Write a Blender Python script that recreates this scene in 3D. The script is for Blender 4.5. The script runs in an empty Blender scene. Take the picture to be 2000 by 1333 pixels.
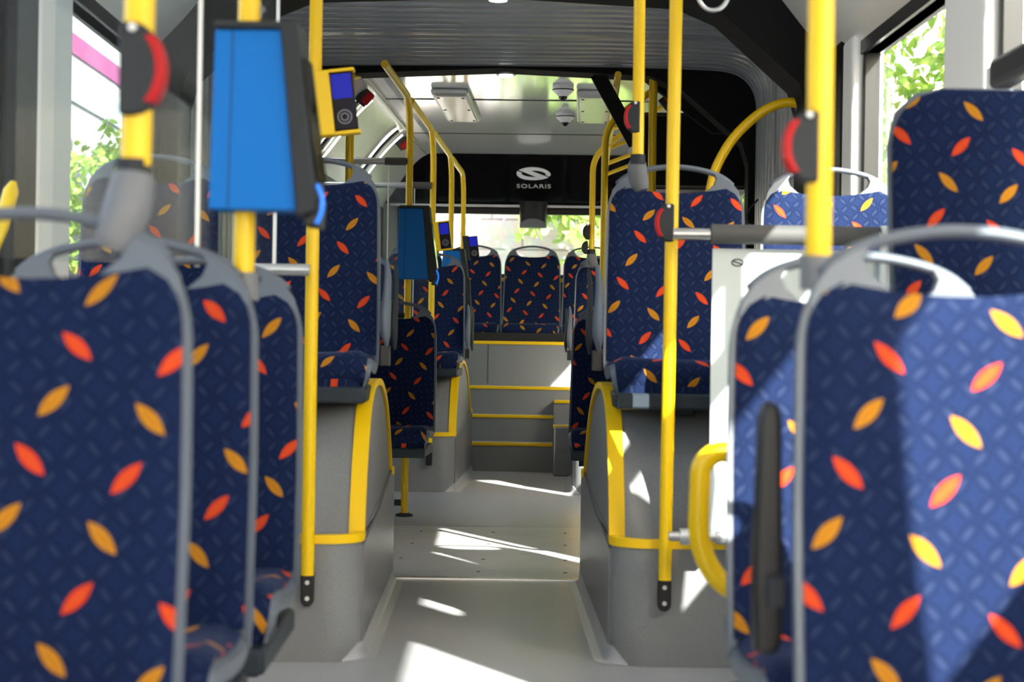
import bpy, bmesh, math, random
from mathutils import Vector, Matrix, noise
from math import sin, cos, pi, radians, sqrt, tan
random.seed(7)
S = bpy.context.scene
COL = S.collection

# ------------------------------------------------------------------ camera, world, sun, exposure
CAM_H = 0.88                       # the lens is held at seated chest height
F_PX = 3600.0
YAW, ROLL, PITCH = radians(0.684), radians(0.9), radians(0.0)
cam = bpy.data.cameras.new('camera'); cam_o = bpy.data.objects.new('camera', cam); COL.objects.link(cam_o)
cam.sensor_width = 36.0; cam.lens = 36.0 * F_PX / 2000.0
cam.clip_start = 0.05; cam.clip_end = 400
cam_o.location = (0, 0, CAM_H)
cam_o.rotation_euler = (Matrix.Rotation(-YAW, 4, 'Z') @ Matrix.Rotation(radians(90) + PITCH, 4, 'X') @ Matrix.Rotation(ROLL, 4, 'Z')).to_euler()
cam.dof.use_dof = True; cam.dof.focus_distance = 8.6; cam.dof.aperture_fstop = 4.8
S.camera = cam_o
S.view_settings.view_transform = 'Standard'; S.view_settings.look = 'None'
S.view_settings.exposure = 0.5; S.view_settings.gamma = 1.0; S.view_settings.use_curve_mapping = False

world = bpy.data.worlds.new('sky'); S.world = world; world.use_nodes = True
wn = world.node_tree.nodes; wl = world.node_tree.links; wn.clear()
wo = wn.new('ShaderNodeOutputWorld'); wb = wn.new('ShaderNodeBackground'); ws = wn.new('ShaderNodeTexSky')
ws.sky_type = 'NISHITA'; ws.sun_disc = False; ws.sun_elevation = radians(33); ws.sun_rotation = radians(150)
ws.air_density = 1.0; ws.dust_density = 4.0; ws.ozone_density = 1.0
wb.inputs['Strength'].default_value = 0.62
wl.new(ws.outputs[0], wb.inputs[0]); wl.new(wb.outputs[0], wo.inputs[0])

sun = bpy.data.lights.new('sun', 'SUN'); sun.energy = 22.0; sun.angle = radians(0.6); sun.color = (1.0, 0.95, 0.87)
sun_o = bpy.data.objects.new('sun', sun); COL.objects.link(sun_o)
SUN_DIR = Vector((-0.45, 0.86, -0.56)).normalized()
sun_o.rotation_euler = SUN_DIR.to_track_quat('-Z', 'Y').to_euler(); sun_o.location = (6, -9, 9)

# ------------------------------------------------------------------ frames of reference
BEND = radians(-2.9)               # the rear section of the articulated bus is turned slightly to the right
TM = Matrix.Translation((0, 7.8, 0)) @ Matrix.Rotation(BEND, 4, 'Z') @ Matrix.Translation((0, -7.8, 0))
I4 = Matrix.Identity(4)

# ------------------------------------------------------------------ materials
def new_mat(name):
    m = bpy.data.materials.new(name); m.use_nodes = True
    nt = m.node_tree; nt.nodes.clear()
    out = nt.nodes.new('ShaderNodeOutputMaterial')
    return m, nt, out

def pbr(name, col, rough=0.5, metal=0.0, spec=0.5, noise_amt=0.0, noise_scale=40, bump=0.0, bump_scale=60, emit=None, estr=0, coat=0.0, sheen=0.0, stretch=None, rough_var=0.0):
    m, nt, out = new_mat(name)
    b = nt.nodes.new('ShaderNodeBsdfPrincipled'); nt.links.new(b.outputs[0], out.inputs[0])
    b.inputs['Base Color'].default_value = (*col, 1); b.inputs['Roughness'].default_value = rough
    b.inputs['Metallic'].default_value = metal; b.inputs['Specular IOR Level'].default_value = spec
    b.inputs['Coat Weight'].default_value = coat; b.inputs['Coat Roughness'].default_value = 0.1
    b.inputs['Sheen Weight'].default_value = sheen
    tc = nt.nodes.new('ShaderNodeTexCoord'); mp = nt.nodes.new('ShaderNodeMapping')
    nt.links.new(tc.outputs['Object'], mp.inputs[0])
    if stretch: mp.inputs['Scale'].default_value = stretch
    if noise_amt > 0 or rough_var > 0:
        n = nt.nodes.new('ShaderNodeTexNoise'); n.inputs['Scale'].default_value = noise_scale; n.inputs['Detail'].default_value = 4
        nt.links.new(mp.outputs[0], n.inputs['Vector'])
        mr = nt.nodes.new('ShaderNodeMapRange'); mr.inputs[1].default_value = 0.3; mr.inputs[2].default_value = 0.7
        mr.inputs[3].default_value = 1 - noise_amt; mr.inputs[4].default_value = 1 + noise_amt
        nt.links.new(n.outputs['Fac'], mr.inputs[0])
        vm = nt.nodes.new('ShaderNodeVectorMath'); vm.operation = 'SCALE'; vm.inputs[0].default_value = col
        nt.links.new(mr.outputs[0], vm.inputs['Scale']); nt.links.new(vm.outputs[0], b.inputs['Base Color'])
        if rough_var > 0:
            m2 = nt.nodes.new('ShaderNodeMapRange'); m2.inputs[1].default_value = 0.3; m2.inputs[2].default_value = 0.7
            m2.inputs[3].default_value = max(0.02, rough - rough_var); m2.inputs[4].default_value = rough + rough_var
            nt.links.new(n.outputs['Fac'], m2.inputs[0]); nt.links.new(m2.outputs[0], b.inputs['Roughness'])
    if bump > 0:
        n2 = nt.nodes.new('ShaderNodeTexNoise'); n2.inputs['Scale'].default_value = bump_scale; n2.inputs['Detail'].default_value = 3
        nt.links.new(mp.outputs[0], n2.inputs['Vector'])
        bp = nt.nodes.new('ShaderNodeBump'); bp.inputs['Strength'].default_value = bump; bp.inputs['Distance'].default_value = 0.002
        nt.links.new(n2.outputs['Fac'], bp.inputs['Height']); nt.links.new(bp.outputs[0], b.inputs['Normal'])
    if emit:
        b.inputs['Emission Color'].default_value = (*emit, 1); b.inputs['Emission Strength'].default_value = estr
    return m

def glass_mat(name, tint=(0.95, 0.98, 0.97), refl=1.0, haze=0.0):
    m, nt, out = new_mat(name)
    t = nt.nodes.new('ShaderNodeBsdfTransparent'); t.inputs[0].default_value = (*tint, 1)
    g = nt.nodes.new('ShaderNodeBsdfGlossy'); g.inputs['Roughness'].default_value = 0.02; g.inputs[0].default_value = (1, 1, 1, 1)
    lw = nt.nodes.new('ShaderNodeLayerWeight'); lw.inputs[0].default_value = 0.5
    fr = nt.nodes.new('ShaderNodeMath'); fr.operation = 'POWER'; fr.inputs[1].default_value = 5.0
    nt.links.new(lw.outputs['Facing'], fr.inputs[0])
    mu = nt.nodes.new('ShaderNodeMath'); mu.operation = 'MULTIPLY_ADD'; mu.inputs[1].default_value = 0.55 * refl; mu.inputs[2].default_value = 0.025 * refl
    mx = nt.nodes.new('ShaderNodeMixShader')
    nt.links.new(fr.outputs[0], mu.inputs[0]); nt.links.new(mu.outputs[0], mx.inputs[0])
    nt.links.new(t.outputs[0], mx.inputs[1]); nt.links.new(g.outputs[0], mx.inputs[2])
    last = mx
    if haze > 0:
        d = nt.nodes.new('ShaderNodeBsdfDiffuse'); d.inputs[0].default_value = (0.8, 0.84, 0.88, 1)
        m2 = nt.nodes.new('ShaderNodeMixShader'); m2.inputs[0].default_value = haze
        nt.links.new(mx.outputs[0], m2.inputs[1]); nt.links.new(d.outputs[0], m2.inputs[2]); last = m2
    nt.links.new(last.outputs[0], out.inputs[0])
    return m

def fabric_mat():
    m, nt, out = new_mat('seat_fabric')
    N = nt.nodes; L = nt.links
    def mt(op, a, b=None, c=None):
        n = N.new('ShaderNodeMath'); n.operation = op
        for i, v in enumerate((a, b, c)):
            if v is None: continue
            if isinstance(v, (int, float)): n.inputs[i].default_value = v
            else: L.new(v, n.inputs[i])
        return n.outputs[0]
    uv = N.new('ShaderNodeUVMap'); sp = N.new('ShaderNodeSeparateXYZ'); L.new(uv.outputs[0], sp.inputs[0])
    oi = N.new('ShaderNodeObjectInfo')
    px = mt('ADD', sp.outputs[0], mt('MULTIPLY', oi.outputs['Random'], 3.71))
    py = mt('ADD', sp.outputs[1], mt('MULTIPLY', oi.outputs['Random'], 5.37))
    def lattice(a, b, ang, hl, hw):
        """masks of lens shapes on a skew lattice whose tilt alternates; returns radius field, parity of row, along and across coordinates"""
        det = a[0] * b[1] - a[1] * b[0]
        u = mt('ADD', mt('MULTIPLY', px, b[1] / det), mt('MULTIPLY', py, -b[0] / det))
        v = mt('ADD', mt('MULTIPLY', px, -a[1] / det), mt('MULTIPLY', py, a[0] / det))
        i = mt('ROUND', u); j = mt('ROUND', v)
        fu = mt('SUBTRACT', u, i); fv = mt('SUBTRACT', v, j)
        lx = mt('ADD', mt('MULTIPLY', fu, a[0]), mt('MULTIPLY', fv, b[0]))
        ly = mt('ADD', mt('MULTIPLY', fu, a[1]), mt('MULTIPLY', fv, b[1]))
        par = mt('FLOORED_MODULO', mt('ADD', i, j), 2.0)
        sgn = mt('SUBTRACT', 1.0, mt('MULTIPLY', par, 2.0))
        al = mt('ADD', mt('MULTIPLY', lx, cos(ang)), mt('MULTIPLY', mt('MULTIPLY', ly, sin(ang)), sgn))
        ac = mt('SUBTRACT', mt('MULTIPLY', ly, cos(ang)), mt('MULTIPLY', mt('MULTIPLY', lx, sin(ang)), sgn))
        # lens: |ac|/hw + (al/hl)^2 < 1
        r = mt('ADD', mt('DIVIDE', mt('ABSOLUTE', ac), hw), mt('POWER', mt('ABSOLUTE', mt('DIVIDE', al, hl)), 2.0))
        return r, mt('FLOORED_MODULO', j, 2.0), al, ac
    r1, row, al1, ac1 = lattice((0.121, -0.021), (-0.0265, -0.0725), radians(46), 0.0270, 0.0092)
    r2, _, al2, ac2 = lattice((0.029, 0.004), (-0.004, 0.029), radians(48), 0.0145, 0.0055)
    def ramp(v, e0, e1, a=0.0, b=1.0):
        n = N.new('ShaderNodeMapRange'); n.interpolation_type = 'SMOOTHSTEP'
        L.new(v, n.inputs[0])
        for k, q in ((1, e0), (2, e1), (3, a), (4, b)): n.inputs[k].default_value = q
        return n.outputs[0]
    leaf = ramp(r1, 0.92, 1.08, 1.0, 0.0)
    vein = mt('MULTIPLY', ramp(r1, 0.35, 0.65, 1.0, 0.0), ramp(mt('ABSOLUTE', ac1), 0.0008, 0.004, 1.0, 0.0))
    lens = ramp(r2, 0.55, 1.0, 1.0, 0.0)
    ring = mt('MULTIPLY', ramp(r2, 0.8, 1.2, 0.0, 1.0), ramp(r2, 1.3, 2.0, 1.0, 0.0))
    nz = N.new('ShaderNodeTexNoise'); nz.inputs['Scale'].default_value = 900; nz.inputs['Detail'].default_value = 2
    L.new(uv.outputs[0], nz.inputs['Vector'])
    def mixc(f, a, b):
        n = N.new('ShaderNodeMix'); n.data_type = 'RGBA'
        if isinstance(f, (int, float)): n.inputs[0].default_value = f
        else: L.new(f, n.inputs[0])
        for k, q in ((6, a), (7, b)):
            if isinstance(q, tuple): n.inputs[k].default_value = (*q, 1)
            else: L.new(q, n.inputs[k])
        return n.outputs[2]
    base = mixc(ramp(nz.outputs['Fac'], 0.35, 0.65), (0.0055, 0.0115, 0.040), (0.0085, 0.0170, 0.058))
    c = mixc(mt('MULTIPLY', ring, 0.6), base, (0.0025, 0.005, 0.020))
    c = mixc(mt('MULTIPLY', lens, 0.45), c, (0.024, 0.036, 0.080))
    yo = mixc(row, (0.56, 0.046, 0.010), (0.42, 0.175, 0.008))
    yo = mixc(mt('MULTIPLY', vein, 0.45), yo, (0.30, 0.10, 0.03))
    c = mixc(leaf, c, yo)
    b = N.new('ShaderNodeBsdfPrincipled'); L.new(c, b.inputs['Base Color'])
    b.inputs['Roughness'].default_value = 0.9; b.inputs['Specular IOR Level'].default_value = 0.08
    b.inputs['Sheen Weight'].default_value = 0.10; b.inputs['Sheen Roughness'].default_value = 0.4
    b.inputs['Sheen Tint'].default_value = (0.5, 0.62, 1.0, 1)
    bp = N.new('ShaderNodeBump'); bp.inputs['Strength'].default_value = 0.35; bp.inputs['Distance'].default_value = 0.002
    L.new(mt('ADD', lens, mt('MULTIPLY', nz.outputs['Fac'], 0.4)), bp.inputs['Height']); L.new(bp.outputs[0], b.inputs['Normal'])
    L.new(b.outputs[0], out.inputs[0])
    return m

def blocks_mat(name, c1, c2, mortar, sx, sy, axis='XZ', bump=0.4):
    m, nt, out = new_mat(name)
    tc = nt.nodes.new('ShaderNodeTexCoord'); sp = nt.nodes.new('ShaderNodeSeparateXYZ'); cb = nt.nodes.new('ShaderNodeCombineXYZ')
    nt.links.new(tc.outputs['Object'], sp.inputs[0])
    nt.links.new(sp.outputs['X' if axis == 'XZ' else 'Y'], cb.inputs[0]); nt.links.new(sp.outputs['Z'], cb.inputs[1])
    br = nt.nodes.new('ShaderNodeTexBrick'); nt.links.new(cb.outputs[0], br.inputs['Vector'])
    br.inputs['Color1'].default_value = (*c1, 1); br.inputs['Color2'].default_value = (*c2, 1); br.inputs['Mortar'].default_value = (*mortar, 1)
    br.inputs['Scale'].default_value = 1.0; br.inputs['Brick Width'].default_value = sx; br.inputs['Row Height'].default_value = sy; br.inputs['Mortar Size'].default_value = 0.012
    n = nt.nodes.new('ShaderNodeTexNoise'); n.inputs['Scale'].default_value = 9; n.inputs['Detail'].default_value = 8; nt.links.new(tc.outputs['Object'], n.inputs['Vector'])
    mx = nt.nodes.new('ShaderNodeMix'); mx.data_type = 'RGBA'; mx.blend_type = 'MULTIPLY'; mx.inputs[0].default_value = 0.5
    nt.links.new(br.outputs['Color'], mx.inputs[6]); nt.links.new(n.outputs['Color'], mx.inputs[7])
    b = nt.nodes.new('ShaderNodeBsdfPrincipled'); b.inputs['Roughness'].default_value = 0.9
    nt.links.new(mx.outputs[2], b.inputs['Base Color'])
    bp = nt.nodes.new('ShaderNodeBump'); bp.inputs['Strength'].default_value = bump; bp.inputs['Distance'].default_value = 0.02
    nt.links.new(n.outputs['Fac'], bp.inputs['Height']); nt.links.new(bp.outputs[0], b.inputs['Normal'])
    nt.links.new(b.outputs[0], out.inputs[0])
    return m

def leaf_mat(name, c1, c2):
    m, nt, out = new_mat(name)
    g = nt.nodes.new('ShaderNodeNewGeometry')
    mx = nt.nodes.new('ShaderNodeMix'); mx.data_type = 'RGBA'; mx.inputs[6].default_value = (*c1, 1); mx.inputs[7].default_value = (*c2, 1)
    nt.links.new(g.outputs['Random Per Island'], mx.inputs[0])
    d = nt.nodes.new('ShaderNodeBsdfPrincipled'); d.inputs['Roughness'].default_value = 0.45
    t = nt.nodes.new('ShaderNodeBsdfTranslucent'); ms = nt.nodes.new('ShaderNodeMixShader'); ms.inputs[0].default_value = 0.4
    nt.links.new(mx.outputs[2], d.inputs['Base Color']); nt.links.new(mx.outputs[2], t.inputs[0])
    nt.links.new(d.outputs[0], ms.inputs[1]); nt.links.new(t.outputs[0], ms.inputs[2]); nt.links.new(ms.outputs[0], out.inputs[0])
    return m

MT = {
 'fabric': fabric_mat(),
 'yellow': pbr('yellow_paint', (0.86, 0.545, 0.0006), 0.35, spec=0.4, coat=0.08),
 'nosing': pbr('yellow_edge_plastic', (0.88, 0.55, 0.002), 0.5, spec=0.35),
 'shell': pbr('grey_seat_plastic', (0.108, 0.126, 0.156), 0.45, spec=0.35, bump=0.15, bump_scale=500),
 'slate': pbr('slate_painted_steel', (0.016, 0.024, 0.033), 0.5, spec=0.25),
 'clamp': pbr('grey_clamp_plastic', (0.16, 0.165, 0.18), 0.5, spec=0.3),
 'black': pbr('black_plastic', (0.008, 0.008, 0.009), 0.35, spec=0.35),
 'blackmatt': pbr('black_matt_cladding', (0.006, 0.006, 0.007), 0.75, spec=0.2),
 'blackgloss': pbr('black_gloss_panel', (0.006, 0.006, 0.006), 0.10),
 'dark': pbr('dark_grey_plastic', (0.024, 0.027, 0.032), 0.55, spec=0.22),
 'foam': pbr('dark_foam_sleeve', (0.06, 0.06, 0.062), 0.7, bump=0.3, bump_scale=300),
 'red': pbr('red_plastic', (0.42, 0.003, 0.006), 0.45, spec=0.25),
 'blue': pbr('blue_painted_panel', (0.0, 0.14, 0.50), 0.6, spec=0.25),
 'bluelight': pbr('blue_light_ring', (0.01, 0.15, 0.8), 0.3, emit=(0.01, 0.2, 1.0), estr=0.6),
 'screen': pbr('blue_screen', (0.01, 0.01, 0.06), 0.2, spec=0.1, emit=(0.004, 0.008, 0.26), estr=1.0),
 'screendark': pbr('dark_screen', (0.010, 0.009, 0.020), 0.35, spec=0.15),
 'mark': pbr('grey_reader_mark', (0.25, 0.25, 0.30), 0.4),
 'steel': pbr('satin_steel', (0.62, 0.62, 0.62), 0.28, metal=1.0),
 'alu': pbr('aluminium_profile', (0.55, 0.57, 0.59), 0.35, metal=0.8),
 'pod': pbr('speckled_grey_liner', (0.195, 0.198, 0.202), 0.5, noise_amt=0.22, noise_scale=420, bump=0.2, bump_scale=400),
 'poddark': pbr('dark_grey_liner', (0.135, 0.138, 0.144), 0.34, noise_amt=0.15, noise_scale=420, bump=0.15, bump_scale=400),
 'floor': pbr('grey_floor_vinyl', (0.40, 0.40, 0.41), 0.32, noise_amt=0.08, noise_scale=2.2, bump=0.12, bump_scale=700, rough_var=0.03),
 'cove': pbr('white_cove_panel', (0.74, 0.74, 0.72), 0.22, noise_amt=0.02, noise_scale=6),
 'ceil': pbr('glossy_ceiling_panel', (0.72, 0.76, 0.755), 0.10, coat=0.3),
 'wall': pbr('light_grey_wall_panel', (0.50, 0.51, 0.51), 0.5),
 'white': pbr('white_pillar_paint', (0.86, 0.87, 0.88), 0.4),
 'board': pbr('white_laminate_board', (0.46, 0.52, 0.54), 0.18),
 'bellows': pbr('bellows_rubber', (0.30, 0.32, 0.35), 0.28, noise_amt=0.15, noise_scale=3, stretch=(1, 8, 1)),
 'platform': pbr('ribbed_platform', (0.60, 0.60, 0.60), 0.33, noise_amt=0.10, noise_scale=60, stretch=(0.15, 6, 1)),
 'lamp': pbr('lit_lamp_diffuser', (1, 1, 1), 0.5, emit=(1.0, 0.97, 0.93), estr=9.0),
 'letters': pbr('silver_lettering', (0.85, 0.86, 0.90), 0.4),
 'lettersdim': pbr('dull_silver_lettering', (0.62, 0.62, 0.63), 0.4),
 'glass': glass_mat('window_glass'),
 'screenglass': glass_mat('partition_glass', (0.93, 0.96, 0.97), 0.3, haze=0.006),
 'tint': pbr('tinted_panel', (0.004, 0.004, 0.005), 0.3),
 'sticker': pbr('green_safety_sticker', (0.45, 0.62, 0.52), 0.4),
 'green': pbr('green_print', (0.02, 0.22, 0.13), 0.4),
 'bark': pbr('bark', (0.10, 0.07, 0.045), 0.9, noise_amt=0.3, noise_scale=20),
 'leaf1': leaf_mat('walnut_leaf', (0.16, 0.33, 0.035), (0.38, 0.52, 0.10)),
 'leaf2': leaf_mat('bush_leaf', (0.20, 0.38, 0.06), (0.50, 0.60, 0.20)),
 'blocks': blocks_mat('pale_concrete_blocks', (0.74, 0.70, 0.66), (0.62, 0.58, 0.55), (0.36, 0.33, 0.31), 0.62, 0.30),
 'facade': pbr('cream_facade', (0.52, 0.50, 0.47), 0.85, noise_amt=0.06, noise_scale=2),
 'pink': pbr('pink_band', (0.30, 0.05, 0.16), 0.7),
 'tin': pbr('corrugated_sheet', (0.22, 0.21, 0.20), 0.5, noise_amt=0.1, noise_scale=8),
 'asphalt': pbr('asphalt', (0.25, 0.25, 0.25), 0.9, noise_amt=0.2, noise_scale=60),
 'winglass': pbr('dark_house_window', (0.10, 0.12, 0.15), 0.1),
}

# ------------------------------------------------------------------ mesh helpers
class MB:
    def __init__(self): self.v = []; self.f = []; self.uv = {}
    def add(self, vs, fs, uvs=None):
        o = len(self.v); self.v += [tuple(p) for p in vs]; self.f += [tuple(i + o for i in f) for f in fs]
        if uvs:
            for i, q in enumerate(uvs): self.uv[o + i] = q
        return self
    def box(self, x0, x1, y0, y1, z0, z1, rot=None, at=None):
        vs = [Vector((x, y, z)) for x in (x0, x1) for y in (y0, y1) for z in (z0, z1)]
        if rot is not None: vs = [rot @ v for v in vs]
        if at is not None: vs = [v + Vector(at) for v in vs]
        return self.add(vs, [(0, 1, 3, 2), (4, 6, 7, 5), (0, 4, 5, 1), (2, 3, 7, 6), (0, 2, 6, 4), (1, 5, 7, 3)])
    def tube(self, path, r, seg=16, cap=True, sx=1.0):
        P = [Vector(p) for p in path]; n = len(P)
        rr = r if isinstance(r, (list, tuple)) else [r] * n
        T = []
        for i in range(n):
            a = P[max(0, i - 1)]; b = P[min(n - 1, i + 1)]; T.append((b - a).normalized())
        up = Vector((0, 0, 1)) if abs(T[0].z) < 0.9 else Vector((1, 0, 0))
        nrm = (up - T[0] * up.dot(T[0])).normalized(); vs = []
        for i in range(n):
            nrm = (nrm - T[i] * nrm.dot(T[i])).normalized(); bn = T[i].cross(nrm)
            for k in range(seg):
                a = 2 * pi * k / seg; vs.append(P[i] + nrm * (cos(a) * rr[i]) + bn * (sin(a) * rr[i] * sx))
        fs = []
        for i in range(n - 1):
            for k in range(seg):
                k2 = (k + 1) % seg; fs.append((i * seg + k, i * seg + k2, (i + 1) * seg + k2, (i + 1) * seg + k))
        if cap: fs.append(tuple(reversed(range(seg)))); fs.append(tuple(range((n - 1) * seg, n * seg)))
        return self.add(vs, fs)
    def prism(self, pts, axis, a, b):
        """outline pts (2D) extruded along axis from a to b. axis X: pts=(y,z); Y: (x,z); Z: (x,y)"""
        def mk(p, t):
            return {'X': (t, p[0], p[1]), 'Y': (p[0], t, p[1]), 'Z': (p[0], p[1], t)}[axis]
        n = len(pts); vs = [mk(p, a) for p in pts] + [mk(p, b) for p in pts]
        fs = [tuple(range(n)), tuple(reversed(range(n, 2 * n)))] + [(i, i + n, (i + 1) % n + n, (i + 1) % n) for i in range(n)]
        return self.add(vs, fs)
    def lathe(self, prof, c, seg=24, axis='Z', rot=None):
        vs = []; n = len(prof)
        for (r, h) in prof:
            for k in range(seg):
                a = 2 * pi * k / seg
                p = Vector((r * cos(a), r * sin(a), h))
                if axis == 'X': p = Vector((h, r * cos(a), r * sin(a)))
                if axis == 'Y': p = Vector((r * cos(a), h, r * sin(a)))
                if rot is not None: p = rot @ p
                vs.append(p + Vector(c))
        fs = [(i * seg + k, i * seg + (k + 1) % seg, (i + 1) * seg + (k + 1) % seg, (i + 1) * seg + k) for i in range(n - 1) for k in range(seg)]
        fs.append(tuple(reversed(range(seg)))); fs.append(tuple(range((n - 1) * seg, n * seg)))
        return self.add(vs, fs)
    def ball(self, c, rx, ry, rz, seg=20, rings=10):
        prof = [(max(1e-4, sin(pi * i / rings)), -cos(pi * i / rings)) for i in range(rings + 1)]
        o = len(self.v); self.lathe(prof, (0, 0, 0), seg)
        for i in range(o, len(self.v)):
            p = self.v[i]; self.v[i] = (c[0] + p[0] * rx, c[1] + p[1] * ry, c[2] + p[2] * rz)
        return self
    def grid(self, rows, uvs=None, wrap=False):
        nr = len(rows); nc = len(rows[0]); vs = [p for r in rows for p in r]
        fs = [(i * nc + k, i * nc + (k + 1) % nc, (i + 1) * nc + (k + 1) % nc, (i + 1) * nc + k) for i in range(nr - 1) for k in range(nc if wrap else nc - 1)]
        return self.add(vs, fs, [q for r in uvs for q in r] if uvs else None)
    def mesh(self, name, mat, smooth=True, ang=38):
        me = bpy.data.meshes.new(name); me.from_pydata(self.v, [], self.f); me.validate()
        if self.uv:
            l = me.uv_layers.new(name='UVMap')
            for lp in me.loops: l.data[lp.index].uv = self.uv.get(lp.vertex_index, (0, 0))
        bm = bmesh.new(); bm.from_mesh(me); bmesh.ops.recalc_face_normals(bm, faces=bm.faces); bm.to_mesh(me); bm.free()
        if smooth: me.shade_smooth(); me.set_sharp_from_angle(angle=radians(ang))
        for m in (mat if isinstance(mat, list) else [mat]): me.materials.append(MT[m] if isinstance(m, str) else m)
        return me
    def build(self, name, mat, parent=None, bevel=0.0, frame=None, smooth=True, seg=2):
        return link(name, self.mesh(name, mat, smooth), parent, bevel, frame, seg)

def link(name, me, parent=None, bevel=0.0, frame=None, seg=2):
    o = bpy.data.objects.new(name, me); COL.objects.link(o)
    if parent is not None: o.parent = parent
    elif frame is not None: o.matrix_world = frame
    if bevel > 0:
        m = o.modifiers.new('soft_edges', 'BEVEL'); m.width = bevel; m.segments = seg; m.limit_method = 'ANGLE'; m.angle_limit = radians(40)
    return o

def tag(o, label=None, cat=None, group=None, kind=None):
    if label: o['label'] = label
    if cat: o['category'] = cat
    if group: o['group'] = group
    if kind: o['kind'] = kind
    return o

def thing(name, label, cat, loc=(0, 0, 0), rz=0, group=None, frame=I4):
    o = bpy.data.objects.new(name, None); COL.objects.link(o); o.empty_display_size = 0.1
    o.matrix_world = frame @ Matrix.Translation(loc) @ Matrix.Rotation(rz, 4, 'Z')
    return tag(o, label, cat, group)

def struct(name, mb, mat, parent=None, bevel=0.0, frame=None, smooth=True):
    o = mb.build(name, mat, parent, bevel, frame, smooth)
    if parent is None: o['kind'] = 'structure'
    return o

def fillet(pts, r, n=8):
    P = [Vector(p) for p in pts]; out = [P[0]]
    for i in range(1, len(P) - 1):
        a = (P[i - 1] - P[i]); b = (P[i + 1] - P[i]); t = min(r, a.length * .49, b.length * .49)
        p0 = P[i] + a.normalized() * t; p2 = P[i] + b.normalized() * t
        for k in range(n + 1):
            s = k / n; out.append((1 - s) ** 2 * p0 + 2 * s * (1 - s) * P[i] + s * s * p2)
    out.append(P[-1]); return out

def catmull(pts, n=6):
    P = [Vector(p) for p in pts]; out = []
    for i in range(len(P) - 1):
        p0 = P[max(0, i - 1)]; p1 = P[i]; p2 = P[i + 1]; p3 = P[min(len(P) - 1, i + 2)]
        for k in range(n):
            t = k / n; out.append(0.5 * ((2 * p1) + (p2 - p0) * t + (2 * p0 - 5 * p1 + 4 * p2 - p3) * t * t + (3 * p1 - p0 - 3 * p2 + p3) * t ** 3))
    out.append(P[-1]); return out

# ================================================================== THE SHELL OF THE BUS
HW = 1.20      # half width inside
ZC = 2.28      # ceiling
# ---- floors
struct('floor', MB().box(-HW, HW, -4.0, 6.80, -0.05, 0.0), 'floor')
fl = MB(); fl.box(-HW, HW, 8.72, 14.2, -0.05, 0.0)
o = struct('floor_rear', fl, 'floor', frame=TM)
# turntable platform between the two sections
tp = thing('turntable_platform', 'round grey slatted turntable in the floor of the bus joint', 'floor platform', (0, 7.76, 0))
pl = MB()
N_ST = 26
for k in range(N_ST):
    y0 = -0.95 + k * 1.90 / N_ST; y1 = y0 + 1.90 / N_ST - 0.004
    pl.box(-1.08, 1.08, y0, y1, -0.03, 0.0)
pl.build('slatted_deck', 'platform', tp)
MB().box(-1.1, 1.1, -0.975, 0.975, -0.06, -0.0305).build('under_deck', 'dark', tp)
ed = MB(); ed.box(-1.08, 1.08, -0.985, -0.952, -0.03, 0.006); ed.build('edge_profile', 'steel', tp, 0.002)
# screws of the deck
for x in (-0.33, 0.0, 0.33):
    for y in (-0.75, -0.35, 0.2, 0.7): MB().lathe([(0.008, 0), (0.007, 0.0015)], (x + 0.04 * y, y, 0), 10).build('deck_screw', 'dark', tp)

# ---- side walls
def side_wall(name, s, y0, y1, frame, ztop=0.95):
    w = MB(); w.box(s * HW, s * (HW + 0.08), y0, y1, -0.05, ztop)
    return struct(name, w, 'wall', frame=frame)
side_wall('wall_left', -1, -4.0, 6.75, I4); side_wall('wall_right', 1, -4.0, 6.75, I4)
side_wall('wall_rear_left', -1, 8.6, 14.25, TM); side_wall('wall_rear_right', 1, 8.6, 14.25, TM)

# ---- ceiling with coves (front and rear)
def ceiling(name, y0, y1, frame, mats=('ceil', 'cove')):
    half = [(0, ZC), (0.70, ZC), (0.80, ZC - 0.012), (0.88, ZC - 0.06), (0.98, 2.12), (1.09, 1.985), (1.17, 1.90), (1.20, 1.86)]
    pts = catmull([(p[0], 0, p[1]) for p in half], 4)
    m = MB(); nyd = 2
    full = [Vector((-p.x, 0, p.z)) for p in reversed(pts)] + pts[1:]
    rows = [[(p.x, y, p.z) for p in full] for y in (y0, y1)]
    m.grid(rows)
    outer = [[(p.x * 1.05, y, p.z + 0.06) for p in full] for y in (y0, y1)]
    m.grid(outer)
    me = m.mesh(name, list(mats), True, 30)
    for f in me.polygons:
        f.material_index = 0 if abs(f.center.x) < 0.72 else 1
    o = link(name, me, frame=frame); o['kind'] = 'structure'; return o
ceiling('ceiling', -4.0, 6.5, I4)
ceiling('ceiling_rear', 8.62, 14.3, TM)

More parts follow.
